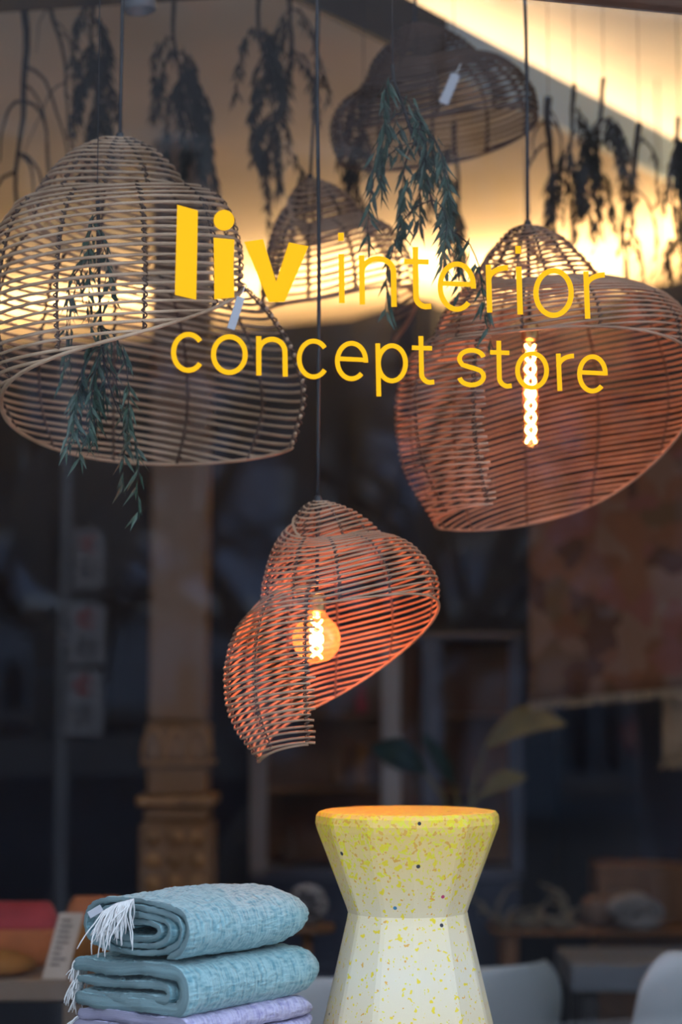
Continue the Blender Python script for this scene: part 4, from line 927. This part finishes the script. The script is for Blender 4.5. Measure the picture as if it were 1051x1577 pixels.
def ball():
    c = PD(474, 1393, 5.35); t = thing('woven_ball', 'grey and black woven ball beside the blanket pile', 'ball', c - ZU * .055); R = .052
    MB().lathe([(R * .02, -R * .9)] + [(R * .9 * math.cos(a), R * .9 * math.sin(a)) for a in np.linspace(-1.4, 1.4, 9)] + [(R * .02, R * .9)], c, 18).build('core', 'wool_dark', t, True)
    rr = random.Random(4)
    for k in range(16):
        a_ = np.array([rr.gauss(0, 1), rr.gauss(0, 1), rr.gauss(0, 1)]); a_ /= np.linalg.norm(a_); b_ = np.cross(a_, [.3, .5, .8]); b_ /= np.linalg.norm(b_); cc = np.cross(a_, b_)
        MB().tube([c + (b_ * math.cos(q) + cc * math.sin(q)) * R * rr.choice((.98, 1.02)) for q in np.linspace(0, 6.4, 26)], .0058, 5).build('strand', 'wool_grey' if k % 3 else 'wool_dark', t, True)
    s_ = c - ZU * .0535; tb = thing('plant_stand', 'slim dark stand under the woven ball', 'stand', s_ * [1, 1, 0])
    MB().lathe([(.07, -.02), (.075, -.015), (.075, -.001)], s_, 24).build('top', 'brown_wood', tb); MB().tube([s_ - ZU * .02, s_ * [1, 1, 0] + ZU * .02], .014, 10).build('leg', 'brown_wood', tb, True); MB().lathe([(.10, 0), (.10, .015), (.02, .022)], s_ * [1, 1, 0], 20).build('foot', 'brown_wood', tb)
ball()
def bench():
    D = 4.5; u = D / F; P_ = lambda x, y, dd=0: PD(x, y, D + dd); zt = P_(0, 1512)[2]; c = P_(30, 1512) + FH * .2; c[2] = 0; ax = [rt, FH, ZU]
    t = thing('wooden_bench', 'dark wooden bench holding cushions at the lower left', 'bench', c)
    MB().box(c + ZU * (zt - .025) - rt * .15, (.62, .36, .05), ax=ax, bev=.006).build('top', 'sill_wood', t)
    for sx_ in (-.42, .12):
        for sy in (-.14, .14): MB().box(c + ZU * (zt - .05) / 2 + rt * sx_ + FH * sy, (.05, .05, zt - .05), ax=ax, bev=.004).build('leg', 'sill_wood', t)
    def cushion(label, x, w_, h_, z_, bands, dy, rotz=0):
        cc = c + rt * x + FH * dy; cc[2] = z_; tt_ = thing('cushion', label, 'cushion', cc, 'cushions on the bench'); lo = 0.0
        for f, m_ in bands:
            V = []; n = 12; k = 14
            for j in range(n + 1):
                zz = lo + (f - lo) * j / n; wz = math.sin(math.pi * (.10 + .80 * zz)) ** .3
                for i in range(k):
                    a_ = 2 * math.pi * i / k; x_, y_ = se(w_ / 2 * wz, .055 * math.sin(math.pi * (.04 + .92 * zz)) ** .6, a_, .6); V.append(cc + rt * x_ + FH * (y_ + .06 * zz) + ZU * zz * h_)
            fc = [(j * k + i, j * k + (i + 1) % k, (j + 1) * k + (i + 1) % k, (j + 1) * k + i) for j in range(n) for i in range(k)] + [tuple(range(k - 1, -1, -1)), tuple(n * k + i for i in range(k))]
            MB().add(np.array(V), fc).build('cover_panel', m_, tt_, True); lo = f
    cushion('red and orange striped cushion standing on the bench', -.05, .20, .15, zt, [(.60, 'orange_cloth'), (1.0, 'red_cloth')], .06)
    cushion('dark red and orange cushion half hidden by the blankets', .14, .16, .165, zt, [(.66, 'ochre_cloth'), (1.0, 'orange_cloth')], .04)
    cc = c - rt * .10 - FH * .09; cc[2] = zt
    V = MB().lathe([(.09, 0), (.125, .012), (.115, .035), (.07, .055), (.01, .06)], cc, 24, sc=(1, .55)).build('round_cushion', 'ochre_cloth', None, True); tag(V, 'low ochre round cushion before the striped one', 'cushion', 'cushions on the bench')
    q0 = c - FH * .16; q0[2] = zt + .001; kk = 4.36 / F
    e1 = rt; e2 = ZU * .97 + rt * .24 + FH * .10; e2 /= np.linalg.norm(e2); b0 = q0 + rt * .045
    card = thing('text_card', 'cream leaning card with dark writing beside the striped cushion', 'card', b0)
    MB().prism([b0, b0 + e1 * .058, b0 + e1 * .058 + e2 * .155, b0 + e2 * .155], FH * .003).build('card_face', 'card', card)
    MB().prism([b0 + e2 * .10 + FH * .035 + e1 * .02, b0 + e2 * .10 + FH * .035 + e1 * .035, b0 * [1, 1, 0] + ZU * zt + e1 * .035 + FH * .07, b0 * [1, 1, 0] + ZU * zt + e1 * .02 + FH * .07], FH * .002).build('easel_back', 'card', card)
    rr = random.Random(3)
    for k in range(9):
        w_ = rr.uniform(.018, .036); p = b0 + e1 * .011 + e2 * (.135 - k * .013) - FH * .0012
        MB().prism([p, p + e1 * w_, p + e1 * w_ + e2 * .0045, p + e2 * .0045], FH * .001).build('text_line', 'ink', card)
bench()
def spot():
    c = PD(214, -6, 4.15); top = np.array([c[0], c[1], ZL]); t = thing('ceiling_spotlight', 'grey spotlight can at the top beside the left lamp cord', 'spotlight', np.array([c[0], c[1], c[2] - .04]))
    tilt = np.array([.12, 0, -1.0]); tilt /= np.linalg.norm(tilt); x_ = np.cross([0, 1.0, 0], tilt); x_ /= np.linalg.norm(x_)
    MB().lathe([(.012, -.04), (.033, -.038), (.035, -.03), (.035, .032), (.031, .032), (.028, .015)], c, 24, ax=[x_, np.cross(tilt, x_), tilt]).build('can', 'post_grey', t, True)
    MB().tube([c - tilt * .038, top], .006, 8).build('stem', 'black_metal', t)
spot()
